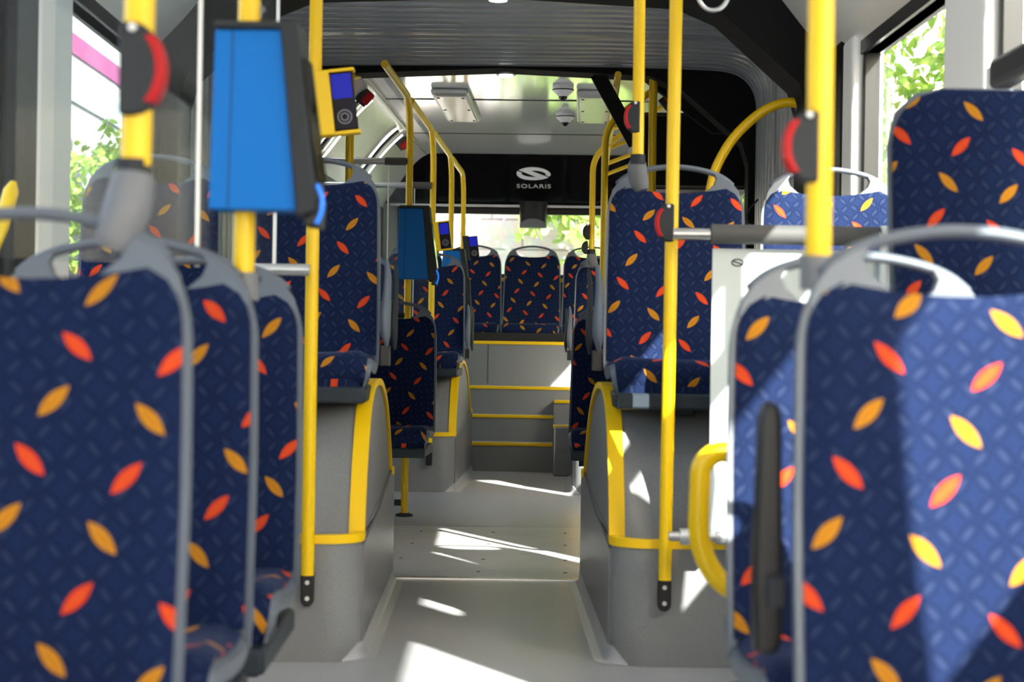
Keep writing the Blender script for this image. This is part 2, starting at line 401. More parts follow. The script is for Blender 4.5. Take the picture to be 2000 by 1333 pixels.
def window(n, s, y0, y1, frame, z0=0.95, z1=1.86, transom=None, gasket=0.03, label=None):
    o = bpy.data.objects.new('window_%d' % n, None); COL.objects.link(o); o.matrix_world = frame; o['kind'] = 'structure'
    x0, x1 = sorted((s * (HW - 0.004), s * (HW + 0.05)))
    f = MB(); g = gasket
    f.box(x0, x1, y0, y0 + g, z0, z1); f.box(x0, x1, y1 - g, y1, z0, z1)
    f.box(x0, x1, y0 + g, y1 - g, z0, z0 + g); f.box(x0, x1, y0 + g, y1 - g, z1 - g, z1)
    f.build('window_frame', 'black', o, 0.006)
    p = MB(); xm = s * (HW + 0.03); p.box(min(xm, xm + s * 0.005), max(xm, xm + s * 0.005), y0 + g * .6, y1 - g * .6, z0 + g * .6, z1 - g * .6); p.build('pane', 'glass', o)
    if transom:
        t = MB(); xa, xb = sorted((s * (HW - 0.028), s * (HW + 0.028)))
        t.box(xa, xb, y0 + 0.01, y1 - 0.01, transom - 0.035, transom + 0.035)
        t.build('transom_bar', 'dark', o, 0.014, seg=3)
        q = MB(); ym = (y0 + y1) / 2
        q.box(xa + 0.01, xb - 0.01, ym - 0.02, ym + 0.02, transom + 0.03, z1 - 0.01); q.build('sliding_sash', 'dark', o, 0.004)
    return o

def pillar(n, s, y0, y1, frame, mat='white', z0=0.9, z1=1.9, bev=0.02):
    x0, x1 = sorted((s * (HW - 0.035), s * (HW + 0.07)))
    return struct('trim_%d' % n, MB().box(x0, x1, y0, y1, z0, z1), mat, None, bev, frame)

# right side of the front section
n = 1
struct('trim_1', MB().box(HW - 0.01, HW + 0.06, -4, 6.5, 1.83, 1.90), 'black')
struct('trim_2', MB().box(-HW - 0.06, -HW + 0.01, -4, 6.5, 1.83, 1.90), 'black')
pillar(3, 1, 5.98, 6.16, I4); pillar(4, 1, 6.16, 6.45, I4, 'black', 0.0, 1.95)
bays = [(4.78, 5.98, None), (3.30, 4.37, 1.53), (0.82, 2.72, 1.22), (-0.90, 0.46, 1.53), (-2.6, -1.25, None), (-3.85, -2.95, 1.53)]  # out-of-view near bays and low transom shaped to cut the seat sun patch
win = 1
for (a, b, t) in bays:
    window(win, 1, a, b, I4, transom=t); win += 1
pn = 5
for (a, b) in ((4.37, 4.78), (2.72, 3.30), (0.46, 0.82), (-1.25, -0.90), (-2.95, -2.6), (-4.0, -3.85)):  # unseen near pillars placed and widened to shade the right seats
    pillar(pn, 1, a, b, I4); pn += 1
# left side
lb = [(5.12, 6.3, None), (3.2, 4.50, None), (1.5, 2.95, None), (-0.2, 1.25, None), (-1.9, -0.45, None), (-3.75, -2.15, None)]
for (a, b, t) in lb:
    window(win, -1, a, b, I4, transom=t, z0=0.5 if a < 5 and a > 3 else 0.9); win += 1
pillar(pn, -1, 4.50, 4.74, I4, 'dark', 0.0, 1.9); pn += 1
pillar(pn, -1, 4.74, 5.12, I4, 'white', 0.0, 1.9); pn += 1
for (a, b) in ((6.3, 6.5),):
    pillar(pn, -1, a, b, I4, 'black', 0, 1.95); pn += 1
for (a, b) in ((2.95, 3.2), (1.25, 1.5), (-0.45, -0.2), (-2.15, -1.9), (-4.0, -3.75)):
    pillar(pn, -1, a, b, I4); pn += 1
# rear section sides
for s in (-1, 1):
    bl = [(8.95, 10.35), (10.6, 12.0), (12.25, 13.9)] if s < 0 else [(8.95, 10.35), (11.45, 12.6), (12.85, 13.9)]
    for (a, b) in bl:
        window(win, s, a, b, TM, transom=None); win += 1
    for (a, b) in (((8.62, 8.95), (10.35, 10.6), (12.0, 12.25), (13.9, 14.25)) if s < 0 else ((8.62, 8.95), (10.35, 11.45), (12.6, 12.85), (13.9, 14.25))):  # hidden middle pillar on the right widened to block sun from the steps
        pillar(pn, s, a, b, TM, 'dark'); pn += 1
    struct('trim_%d' % pn, MB().box(*sorted((s * (HW - 0.012), s * (HW + 0.06))), 8.62, 14.25, 1.80, 1.90), 'black', frame=TM); pn += 1
    # aluminium joint line of the ceiling edge
    struct('trim_%d' % pn, MB().tube([(s * 0.79, 8.7, ZC - 0.018), (s * 0.79, 13.7, ZC - 0.018)], 0.006, 8), 'alu', frame=TM); pn += 1

# unseen light strips added in the front coves as interior fill
def cove_fill_lamp(name, label, s, y0, y1, frame, group):
    t = thing(name, label, 'ceiling light', (s * 0.93, (y0 + y1) / 2, 2.165), 0, group, frame)
    h = (y1 - y0) / 2
    rot = Matrix.Rotation(s * radians(52), 3, 'Y')
    MB().box(-0.035, 0.035, -h, h, -0.012, 0.004, rot).build('lamp_housing', 'alu', t, 0.003)
    MB().box(-0.022, 0.022, -h + 0.02, h - 0.02, -0.018, -0.011, rot).build('diffuser', 'lamp', t)
    return t
for k, (a, b) in enumerate(((-3.5, -2.0), (-1.5, 0.0), (0.5, 2.0), (2.5, 4.0), (4.4, 5.9))):
    for s in (-1, 1):
        cove_fill_lamp('cove_fill_light', 'unseen long white fill strip added in the front ceiling cove above the %s windows' % ('left' if s < 0 else 'right'), s, a, b, I4,
                  'added fill light strips above the %s front windows' % ('left' if s < 0 else 'right'))
# cove panel seams and dark profile strips across the left rear cove
def cove_strip(label, d, s, mat, w, lift, name='cove_seam'):
    half = [(0.84, ZC - 0.03), (0.90, 2.20), (0.98, 2.12), (1.09, 1.985), (1.17, 1.90)]
    pts = catmull([(p[0] * 1.0, 0, p[1]) for p in half], 4)
    rows = [[(s * (p.x - lift), d + e + 0.45 * (p.x - 0.84), p.z - lift) for p in pts] for e in (-w, w)]
    m = MB(); m.grid(rows)
    o = m.build(name, mat, frame=TM); sm = o.modifiers.new('thick', 'SOLIDIFY'); sm.thickness = 0.006
    return tag(o, label, 'ceiling profile')
cove_strip('dark curved profile across the left cove, the one nearest the joint', 8.90, -1, 'dark', 0.065, 0.012, 'cove_profile')
cove_strip('dark curved profile across the left cove behind the green sticker', 10.20, -1, 'dark', 0.065, 0.012, 'cove_profile')
cove_strip('dark curved profile across the left cove, farthest one near the rear window', 11.96, -1, 'dark', 0.06, 0.012, 'cove_profile')
cove_strip('bright lit light strip across the left cove beside the nearest dark profile', 9.07, -1, 'lamp', 0.016, 0.020, 'cove_light_strip')
cove_strip('bright lit curved light strip across the left cove, the middle one', 10.38, -1, 'lamp', 0.016, 0.020, 'cove_light_strip')
cove_strip('bright lit curved light strip across the left cove, the farthest one', 12.12, -1, 'lamp', 0.014, 0.020, 'cove_light_strip')
# ceiling joints
for k, d in enumerate((10.70, 12.45)):
    struct('trim_%d' % pn, MB().box(-0.78, 0.78, d - 0.006, d + 0.006, ZC - 0.004, ZC + 0.004), 'dark', frame=TM); pn += 1

# ---- rear wall, window, black header panel
rw = MB(); rw.box(-HW, HW, 14.2, 14.28, 0, 1.36); rw.box(-HW, -1.05, 14.2, 14.28, 1.36, 2.3); rw.box(1.05, HW, 14.2, 14.28, 1.36, 2.3); rw.box(-1.05, 1.05, 14.2, 14.28, 1.90, 2.3)
struct('wall_rear', rw, 'wall', frame=TM)
w = bpy.data.objects.new('window_%d' % win, None); COL.objects.link(w); w.matrix_world = TM; w['kind'] = 'structure'; win += 1
f = MB(); f.box(-1.05, 1.05, 14.17, 14.24, 1.855, 1.905); f.box(-1.05, 1.05, 14.17, 14.24, 1.355, 1.395); f.box(-1.05, -1.0, 14.17, 14.24, 1.395, 1.855); f.box(1.0, 1.05, 14.17, 14.24, 1.395, 1.855)
f.build('window_frame', 'black', w, 0.006)
MB().box(-1.03, 1.03, 14.21, 14.215, 1.37, 1.88).build('pane', 'glass', w)
struct('trim_%d' % pn, MB().box(-1.1, 1.1, 14.12, 14.17, 1.335, 1.362), 'nosing', None, 0.004, TM); pn += 1
hp = MB(); hp.prism([(13.80, ZC - 0.004), (14.12, 1.925), (14.19, 1.925), (14.19, ZC - 0.004)], 'X', -HW, HW)
header = struct('trim_%d' % pn, hp, 'blackgloss', frame=TM); pn += 1
struct('trim_%d' % pn, MB().box(-1.1, 1.1, 14.10, 14.13, 1.905, 1.922), 'alu', frame=TM); pn += 1

# emblem and lettering on the header
slope = Vector((0, 14.12 - 13.80, 1.925 - (ZC - 0.004)))
ang = math.atan2(-slope.z, slope.y)
emb = thing('bus_maker_emblem', 'silver oval emblem with lettering below it on the black rear header', 'emblem', (0.0, 13.918, 2.145), 0, None, TM)
emb.matrix_world = TM @ Matrix.Translation((0.0, 13.916, 2.148)) @ Matrix.Rotation(radians(90) + math.atan2(0.32, 0.351), 4, 'X')
def logo():
    def cv(pts): return [((x - 605) * 0.000406, (852 - y) * 0.00041) for x, y in pts]
    m = MB()
    m.prism(cv([(330, 775), (400, 740), (480, 715), (570, 705), (680, 713), (790, 742), (870, 788), (915, 838), (922, 880), (895, 914), (826, 884), (832, 850), (790, 815), (720, 790), (630, 778), (545, 779),
                (640, 828), (760, 880), (880, 935), (830, 960), (740, 985), (672, 936), (600, 902), (480, 845)]), 'Z', 0, 0.004)
    m.prism(cv([(300, 800), (287, 850), (300, 900), (350, 950), (430, 985), (530, 999), (640, 999), (740, 985), (672, 936), (560, 934), (460, 915), (398, 885), (378, 850), (386, 830)]), 'Z', 0, 0.004)
    return m
logo().build('emblem_oval', 'letters', emb, smooth=False)
txt = bpy.data.curves.new('letters', 'FONT'); txt.body = 'SOLARIS'; txt.size = 0.052; txt.extrude = 0.002; txt.align_x = 'CENTER'; txt.space_character = 1.12; txt.offset = 0.0
to = bpy.data.objects.new('tmp', txt); COL.objects.link(to)
dg = bpy.context.evaluated_depsgraph_get(); me = bpy.data.meshes.new_from_object(to.evaluated_get(dg)); me.name = 'lettering'
bpy.data.objects.remove(to)
me.materials.clear(); me.materials.append(MT['lettersdim'])
wmax = max(v.co.x for v in me.vertices)
for v in me.vertices: v.co.x *= 0.130 / wmax; v.co.y = v.co.y - 0.137
for v in me.vertices: v.co.z += 0.002
link('lettering', me, emb)

# camera-like unit hanging under the header
un = thing('ceiling_unit', 'black rounded housing with a grey front hanging above the middle rear seat', 'camera housing', (0.0, 14.0, 1.74), 0, None, TM)
MB().prism([(0.105 * cos(a), 0.085 * sin(a)) for a in [2 * pi * k / 32 for k in range(32)]], 'Z', 0.0, 0.20).build('housing', 'black', un, 0.006)
gm = MB(); rows = []
for k in range(13):
    t = k / 12; a = pi * t
    rows.append([(0.098 * cos(a) * 1.0, -0.088 - 0.004 * sin(a), 0.002), (0.098 * cos(a), -0.078 - 0.012 * sin(a), 0.062 * sin(a))])
gm.prism([(-0.10, 0.0)] + [(0.10 * cos(pi - pi * k / 16), 0.012 + 0.055 * sin(pi * k / 16)) for k in range(17)] + [(0.10, 0.0)], 'Y', -0.100, -0.05)
gm.build('grey_front', 'clamp', un, 0.004)

# ---- articulation: bellows, portals
def bellows():
    m = MB(); rows = []
    half = catmull([(0, 0, 2.135), (0.5, 0, 2.133), (0.9, 0, 2.125), (1.04, 0, 2.112), (1.115, 0, 2.07), (1.155, 0, 1.99), (1.16, 0, 1.85), (1.16, 0, 1.6), (1.16, 0, 1.2), (1.16, 0, 0.6), (1.16, 0, 0.02)], 5)
    full = [Vector((-p.x, 0, p.z)) for p in reversed(half)] + half[1:]
    nf = 15; L = 1.72; y0 = 6.72
    steps = nf * 6
    for i in range(steps + 1):
        t = i / steps; ph = (i % 6) / 6.0; fold = i // 6
        prof = [0.004, 0.0, 0.0, 0.004, 0.045, 0.045][i % 6]
        if fold in (0, 7): prof *= 0.1
        y = y0 + t * L; bend = Matrix.Rotation(BEND * t, 4, 'Z'); row = []
        for p in full:
            cx = p.x * (1 + prof / 1.16); cz = p.z + prof * (1 if p.z > 1.9 else 0)
            q = Matrix.Translation((0, 7.8, 0)) @ bend @ Matrix.Translation((0, -7.8, 0)) @ Vector((cx, y, cz))
            row.append(q[:])
        rows.append(row)
    m.grid(rows)
    o = m.build('bellows', 'bellows'); sm = o.modifiers.new('thick', 'SOLIDIFY'); sm.thickness = 0.01; sm.offset = 1
    return tag(o, 'dark grey ribbed rubber bellows arching over the joint of the bus', 'bellows')
bellows()
# front portal
op = [(-1.10, 0.0), (-1.10, 1.70), (-1.07, 1.80), (-0.80, 2.04), (-0.66, 2.10), (0, 2.13), (0.66, 2.10), (0.80, 2.04), (1.07, 1.80), (1.10, 1.70), (1.10, 0.0)]
opc = [Vector((p[0], 0, p[1])) for p in op]
outer = [(1.28, 0.0), (1.28, 2.45), (-1.28, 2.45), (-1.28, 0.0)]
def ring(y0, y1, inner, outr):
    m = MB(); inn = [(p.x, p.z) for p in inner]
    n = len(inn)
    # matching outer points by projecting each inner point outwards
    out = []
    for (x, z) in inn:
        if abs(x) > 1.0: out.append((1.28 * (1 if x > 0 else -1), z if z < 1.69 else (1.70 + (z - 1.70) * 2.0)))
        else: out.append((x * 1.5 if abs(x) > .5 else x, 2.45))
    rows = [[(x, y0, z) for x, z in inn], [(x, y0, z) for x, z in out], [(x, y1, z) for x, z in out], [(x, y1, z) for x, z in inn], [(x, y0, z) for x, z in inn]]
    m.grid(rows); return m
struct('trim_%d' % pn, ring(6.45, 6.72, opc, outer), 'blackmatt'); pn += 1
pb = [Vector((p[0] * 1.03, 0, p[1] + 0.0)) for p in op]
struct('trim_%d' % pn, ring(8.44, 8.62, pb, outer), 'blackmatt', frame=TM); pn += 1
# black inner cladding of the rear portal
rc = thing('joint_cladding', 'black tinted cabinet hung on the right wall just past the bus joint', 'cabinet', (0.93, 9.3, 1.63), 0, None, TM)
MB().box(-0.28, 0.26, -0.30, 0.32, 0.0, 0.375).build('cabinet_body', 'tint', rc, 0.01)
MB().box(-0.26, 0.24, -0.306, -0.300, 0.02, 0.355).build('cabinet_door', 'blackmatt', rc, 0.002)
gs = MB(); gs.prism([(0.62, 2.145), (1.2, 2.145), (1.2, 1.86), (0.98, 1.87)], 'Y', 8.66, 8.72)
tag(gs.build('corner_cladding', 'blackmatt', frame=TM), 'black triangular cladding in the upper right corner of the joint', 'cladding')
gs = MB(); gs.prism([(-0.66, 2.145), (-1.2, 2.145), (-1.2, 1.86), (-0.86, 2.02)], 'Y', 8.66, 8.72)
tag(gs.build('corner_cladding', 'blackmatt', frame=TM), 'black triangular cladding in the upper left corner of the joint', 'cladding')
br = MB(); P0 = Vector((0.475, 8.5, 2.12)); P1 = Vector((0.66, 8.52, 1.80))
dv = (P1 - P0).normalized(); sd = Vector((dv.z, 0, -dv.x)) * 0.034
vs = [P0 - sd, P0 + sd, P1 + sd, P1 - sd]; br.add([v + Vector((0, e, 0)) for e in (-0.01, 0.01) for v in vs], [(0, 1, 2, 3), (7, 6, 5, 4), (0, 4, 5, 1), (1, 5, 6, 2), (2, 6, 7, 3), (3, 7, 4, 0)])
tag(br.build('diagonal_brace', 'blackmatt', None, 0.003), 'flat black brace slanting down from the end of the bellows', 'brace')
# downlight at the far end of the bellows and one at its near end
def downlight(label, loc, r=0.032, frame=I4):
    t = thing('downlight', label, 'ceiling light', loc, 0, 'round downlights on the joint', frame)
    MB().lathe([(r + .012, 0.0), (r + 0.012, 0.008), (r, 0.012)], (0, 0, -0.006), 24).build('lamp_rim', 'alu', t)
    MB().lathe([(r, -0.012), (r, 0.006)], (0, 0, -0.002), 24).build('lamp_lens', 'lamp', t)
downlight('small round lit downlight at the far edge of the bellows', (0.055, 8.50, 2.112))
downlight('small round lit downlight at the near edge of the bellows', (0.01, 6.60, 2.112))

# ---- wheel arch boxes
def resample(pts, n):
    P = [Vector(p) for p in pts]; L = [0]
    for i in range(1, len(P)): L.append(L[-1] + (P[i] - P[i - 1]).length)
    out = []; j = 0
    for k in range(n):
        t = L[-1] * k / (n - 1)
        while j < len(P) - 2 and L[j + 1] < t: j += 1
        u = (t - L[j]) / max(1e-9, L[j + 1] - L[j]); out.append(P[j].lerp(P[j + 1], min(1, max(0, u))))
    return out
ARCH = catmull([(0, 0.12, 0.338), (0, 0.145, 0.42), (0, 0.22, 0.555), (0, 0.33, 0.67), (0, 0.48, 0.735), (0, 0.66, 0.752), (0, 0.92, 0.735), (0, 1.20, 0.66), (0, 1.42, 0.53), (0, 1.56, 0.40)], 6)
def wheel_box(label, s, y0, frame, length=1.70, side_kink=True):
    t = thing('wheel_arch_box', label, 'wheel arch box', (s * 0.345, y0, 0), 0, None, frame)
    # base: rounded plan corner; local x 0 = aisle face, outward = s
    W = 0.845; r = 0.10
    plan = [(s * W, 0), (s * r, 0)] + [(s * (r - r * sin(a)), r - r * cos(a)) for a in [pi / 2 * k / 8 for k in range(1, 9)]] + [(0, length), (s * W, length)]
    b = MB(); b.prism(plan, 'Z', 0.0, 0.338); b.build('base_box', 'poddark' if False else 'pod', t, 0.0)
    # side rise: rear part of the base side is taller
    b = MB(); b.prism([(0.12, 0.33), (1.56, 0.40), (length, 0.40), (length, 0.33)], 'X', -s * 0.0, s * W); b.build('rear_ledge', 'pod', t)
    a = MB(); prof = [(p.y, p.z) for p in ARCH]
    a.prism(prof + [(1.56, 0.34), (0.12, 0.335)], 'X', s * 0.004, s * W); a.build('arch_cover', 'pod', t)
    # darker kick panel on the aisle face
    k = MB(); k.prism([(0.10, 0.005), (0.10, 0.31), (0.8, 0.345), (1.56, 0.42), (length, 0.42), (length, 0.005)], 'X', -s * 0.006, s * 0.003); k.build('kick_panel', 'poddark', t)
    # yellow edge over the arch: an L-shaped strip
    rb = MB(); rows = []
    for i, p in enumerate(ARCH):
        q0 = ARCH[max(0, i - 1)]; q1 = ARCH[min(len(ARCH) - 1, i + 1)]; tg = (q1 - q0).normalized(); nn = Vector((0, -tg.z, tg.y))
        c = Vector((0, p.y, p.z))
        rows.append([(s * 0.038, *(c + nn * 0.001)[1:]), (s * 0.038, *(c + nn * 0.006)[1:]), (-s * 0.006, *(c + nn * 0.006)[1:]), (-s * 0.006, *(c - nn * 0.014)[1:]), (s * 0.002, *(c - nn * 0.014)[1:])])
    rb.grid(rows, wrap=True); rb.build('yellow_arch_edge', 'nosing', t)
    # yellow edge on the front ledge, running into the arch edge
    path = [(s * W, 0.0), (s * r, 0)] + [(s * (r - r * sin(a)), r - r * cos(a)) for a in [pi / 2 * k / 8 for k in range(1, 9)]] + [(0, 0.15)]
    P = [Vector((p[0], p[1], 0)) for p in path]; rows = []
    for i, p in enumerate(P):
        q0 = P[max(0, i - 1)]; q1 = P[min(len(P) - 1, i + 1)]; tg = (q1 - q0).normalized(); nn = Vector((tg.y, -tg.x, 0)) * (1 if s > 0 else -1)
        if nn.y > 0.5 : nn = -nn
        nn = Vector((tg.y, -tg.x, 0)) * s
        if (nn.y > 0.01 and i < 3): nn = -nn
        outw = -nn if (p + nn * .01 - Vector((s * .4, .5, 0))).length < (p - nn * .01 - Vector((s * .4, .5, 0))).length else nn
        rows.append([p + outw * 0.006 + Vector((0, 0, z)) for z in (0.322, 0.346)] + [p - outw * 0.022 + Vector((0, 0, z)) for z in (0.346, 0.337)])
    e = MB(); e.grid([[q[:] for q in r_] for r_ in rows], wrap=True); e.build('yellow_ledge_edge', 'nosing', t)
    # small yellow corner at the rear of the arch
    MB().box(*sorted((-s * 0.012, s * 0.05)), 1.54, 1.60, 0.398, 0.425).build('yellow_rear_corner', 'nosing', t, 0.003)
    # coved floor skirting
    sk = MB(); rows = []
    pl_ = [(s * (r - r * sin(a)), r - r * cos(a)) for a in [pi / 2 * k / 8 for k in range(3, 9)]] + [(0, length)]
    cen = Vector((s * .4, .9, 0))
    for i, p in enumerate(pl_):
        gr = min(1.0, (i + 0.3) / 3.0)
        p = Vector((p[0], p[1], 0)); q0 = Vector((*pl_[max(0, i - 1)], 0)); q1 = Vector((*pl_[min(len(pl_) - 1, i + 1)], 0)); tg = (q1 - q0).normalized(); nn = Vector((tg.y, -tg.x, 0))
        if (p + nn - cen).length < (p - nn - cen).length: nn = -nn
        rows.append([(p + nn * e_ + Vector((0, 0, z)))[:] for e_, z in ((0.045 * gr, 0.001), (0.02 * gr, 0.006 * gr), (0.009 * gr, 0.02 * gr), (0.007 * gr, 0.045 * gr), (0.0, 0.045 * gr))])
    sk.grid(rows); sk.build('floor_skirting', 'floor', t)
    return t
wheel_box('grey wheel arch box with yellow edge left of the aisle before the joint', -1, 5.0, I4)
wheel_box('grey wheel arch box with yellow edge right of the aisle before the joint', 1, 5.0, I4)
wheel_box('grey wheel arch box with yellow edge left of the aisle behind the joint', -1, 10.62, TM)
wheel_box('sunlit grey wheel arch box right of the aisle behind the joint', 1, 10.62, TM)

# ---- rear steps
def step(label, x0, x1, d0, d1, z0, z1, name='step'):
    t = thing(name, label, 'step', ((x0 + x1) / 2, d0, z0), 0, None, TM)
    h = (x1 - x0) / 2
    MB().box(-h, h, 0, d1 - d0, 0, z1 - z0).build('riser_block', 'pod', t)
    MB().box(-h, h, -0.008, 0.03, z1 - z0 - 0.016, z1 - z0 + 0.006).build('yellow_nosing', 'nosing', t, 0.004)
    return t
ER = 13.42
step('lowest grey step with yellow nosing up to the rear bench', -0.40, 0.20, 12.40, 12.70, 0, 0.19)
step('second grey step with yellow nosing up to the rear bench', -0.40, 0.20, 12.70, 13.0, 0, 0.365)
step('third grey step with yellow nosing right below the rear bench', -0.44, 0.36, 13.0, ER, 0, 0.555)
step('low grey side step with yellow edge right of the rear steps', 0.20, 0.62, 12.36, 12.6, 0, 0.315, 'side_step')
step('upper grey side step with yellow edge right of the rear steps', 0.20, 0.62, 12.6, 13.0, 0, 0.475, 'side_step')
bb = thing('bench_platform', 'tall grey box with yellow top edge carrying the rear bench', 'seat platform', (0, ER, 0), 0, None, TM)
MB().box(-1.19, 1.19, 0, 0.76, 0, 0.865).build('platform_block', 'pod', bb)
MB().box(-1.19, 1.19, -0.008, 0.02, 0.855, 0.878).build('yellow_edge', 'nosing', bb, 0.003)
MB().box(-1.15, 1.15, 0.06, 0.74, 0.866, 0.94).build('seat_rail', 'black', bb)
MB().box(-0.30, -0.295, -0.002, 0.0, 0.57, 0.85).build('panel_joint', 'dark', bb)
# tapered skirting corner below the side step
ck = MB(); ck.prism([(12.05, 0.0), (12.36, 0.0), (12.36, 0.31), (12.30, 0.31), (12.12, 0.12)], 'X', 0.21, 0.36)
tag(ck.build('corner_block', 'poddark', None, 0.01, TM), 'small dark sloping corner block in front of the right side step', 'corner block')

# ================================================================== SEATS
def hwid(z):            # half width of the backrest fabric
    if z < 0.46: return 0.2125 - 0.010 * (z / 0.46)
    u = min(1.0, (z - 0.46) / 0.075); r = 0.055
    return 0.2025 - r + r * sqrt(max(0.0, 1 - u * u * 0.98))
def back_y(x, z):       # reclined and slightly dished backrest surface
    return 0.155 * z - 0.018 * (abs(x) / 0.2) ** 2.5 * (1.0 if z > .25 else 1.0 + 1.2 * (1 - z / .25)) + 0.012 * sin(pi * min(1, max(0, z) / 0.5))
def pad_back(tall=False):
    m = MB(); rows = []; uvs = []; nz, nx = 34, 20
    H = 0.535
    for i in range(nz + 1):
        tz = i / nz; z = H * tz; ww = hwid(z) if not tall else (0.215 if z < 0.42 else 0.215 - 0.12 * (1 - sqrt(max(0, 1 - ((z - 0.42) / 0.115) ** 2 * 0.985))))
        row = []; uv = []
        for k in range(nx + 1):
            t = -1 + 2 * k / nx; t = math.copysign(abs(t) ** 0.85, t)
            x = t * ww
            top_drop = 0 if tall else 0.016 * (1 - min(1, (abs(x) / 0.15)) ** 2) * max(0, (tz - 0.7) / 0.3)
            edge = max(abs(t) ** 10, (tz ** 22 if tz > 0.5 else 0))
            puff = 0.016 * (1 - edge)
            row.append((x, back_y(x, z) - 0.004 - puff, z - top_drop)); uv.append((x, z))
        rows.append(row); uvs.append(uv)
    m.grid(rows, uvs)
    # skirt going back into the shell
    nv = len(rows[0]); ring_ = [rows[i][0] for i in range(nz + 1)] + rows[nz][1:] + [rows[i][nx] for i in range(nz - 1, -1, -1)]
    m.grid([ring_, [(p[0] * 0.99, p[1] + 0.02, p[2]) for p in ring_]], [[(p[0], p[2]) for p in ring_]] * 2)
    return m
def shell_back():
    # flat outline with gussets that carry the grab handle
    R = [(0.0, -0.03), (0.10, -0.03), (0.200, -0.03), (0.222, 0.0), (0.219, 0.20), (0.212, 0.44), (0.206, 0.49), (0.192, 0.528), (0.170, 0.556), (0.140, 0.574), (0.120, 0.582),
         (0.126, 0.566), (0.118, 0.548), (0.095, 0.531), (0.060, 0.520), (0.0, 0.515)]
    m = MB(); nz = 26; rows = []
    # side-to-side strips: build front face as grid between outline halves by height for the slab, then gussets
    def slab(front):
        rr = []
        for i in range(nz + 1):
            z = -0.03 + 0.545 * i / nz
            ww = 0.222 if z < 0 else (0.222 - 0.010 * z / 0.44 if z < 0.44 else 0.212 - 0.02 * ((z - 0.44) / 0.085) ** 2)
            row = []
            for k in range(13):
                x = ww * (-1 + 2 * k / 12); y = back_y(x, z) + (0.0 if front else 0.026)
                row.append((x, y, z - (0.016 * (1 - min(1, abs(x) / 0.15) ** 2) * max(0, (z - 0.40) / 0.115) * 0.6)))
            rr.append(row)
        return rr
    A = slab(True); B = slab(False); m.grid(A); m.grid(B)
    ra = [A[i][0] for i in range(nz + 1)] + A[nz][1:] + [A[i][12] for i in range(nz - 1, -1, -1)]
    rb = [B[i][0] for i in range(nz + 1)] + B[nz][1:] + [B[i][12] for i in range(nz - 1, -1, -1)]
    m.grid([ra + [ra[0]], rb + [rb[0]]])
    for s in (-1, 1):
        pts = [(0.200, 0.500), (0.193, 0.527), (0.172, 0.556), (0.142, 0.575), (0.118, 0.584), (0.127, 0.565), (0.120, 0.547), (0.098, 0.528), (0.060, 0.510), (0.10, 0.495)]
        vs = [(s * x, back_y(x, z) - 0.003, z) for x, z in pts] + [(s * x, back_y(x, z) + 0.025, z) for x, z in pts]
        n = len(pts); m.add(vs, [tuple(range(n)), tuple(reversed(range(n, 2 * n)))] + [(i, i + n, (i + 1) % n + n, (i + 1) % n) for i in range(n)])
    return m
def handle_mb():
    pts = catmull([(-0.178, 0, 0.546), (-0.150, 0, 0.569), (-0.11, 0, 0.586), (-0.055, 0, 0.598), (0, 0, 0.602), (0.055, 0, 0.598), (0.11, 0, 0.586), (0.150, 0, 0.569), (0.178, 0, 0.546)], 4)
    pts = [Vector((p.x, back_y(0.1, p.z) + 0.011, p.z)) for p in pts]
    return MB().tube(pts, 0.0085, 12, sx=1.6)
CUSH = catmull([(0, 0.012, 0.03), (0, -0.02, 0.003), (0, -0.09, -0.008), (0, -0.20, -0.003), (0, -0.30, 0.008), (0, -0.37, 0.008), (0, -0.408, -0.008), (0, -0.422, -0.038), (0, -0.416, -0.066)], 4)
def cushion(off=0.0, wadd=0.0, uv=True):
    m = MB(); rows = []; uvs = []; s_ = 0
    for i, p in enumerate(CUSH):
        if i: s_ += (p - CUSH[i - 1]).length
        t0 = i / (len(CUSH) - 1); row = []; u_ = []
        wv = 0.208 + wadd - (0.018 * max(0, (t0 - 0.75) / 0.25) ** 2)
        q0 = CUSH[max(0, i - 1)]; q1 = CUSH[min(len(CUSH) - 1, i + 1)]; tg = (q1 - q0).normalized(); nn = Vector((0, tg.z, -tg.y))
        if nn.z < 0 and t0 < 0.7: nn = -nn
        if t0 >= 0.7: nn = Vector((0, -abs(nn.y), abs(nn.z) * (1 if t0 < 0.85 else -0.2)))
        for k in range(17):
            t = -1 + 2 * k / 16; x = wv * math.copysign(abs(t) ** 0.9, t)
            side = 0.024 * abs(t) ** 3 * (1 - 0.75 * t0) - 0.022 * abs(t) ** 14
            q = p + nn * off + Vector((0, 0.035 * abs(t) ** 6 * t0, side)); row.append((x, q.y, q.z)); u_.append((x, -0.05 - s_))
        rows.append(row); uvs.append(u_)
    m.grid(rows, uvs if uv else None)
    nr = len(rows); LO = 0.030; ring_ = [rows[i][0] for i in range(nr)] + rows[-1][1:] + [rows[i][16] for i in range(nr - 2, -1, -1)]
    low = [(p[0] * 0.985, p[1] + (0.0), p[2] - 0.022) for p in ring_]
    m.grid([ring_, low], [[(p[0], p[1]) for p in ring_]] * 2 if uv else None)
    if not uv:
        low2 = [[(p[0] * 0.97, p[1] + 0.01, p[2] - LO) for p in row] for row in rows]; m.grid(low2)
        m.grid([low, [(p[0] * 0.97, p[1] + 0.01, p[2] - LO) for p in ring_]])
    return m
ME = {}
ME['backrest'] = pad_back().mesh('backrest', 'fabric', ang=60)
ME['tall'] = pad_back(True).mesh('backrest', 'fabric', ang=60)
ME['shell'] = shell_back().mesh('backrest_shell', 'shell', ang=50)
ME['handle'] = handle_mb().mesh('grab_handle', 'shell')
ME['cushion'] = cushion().mesh('cushion', 'fabric', ang=60)
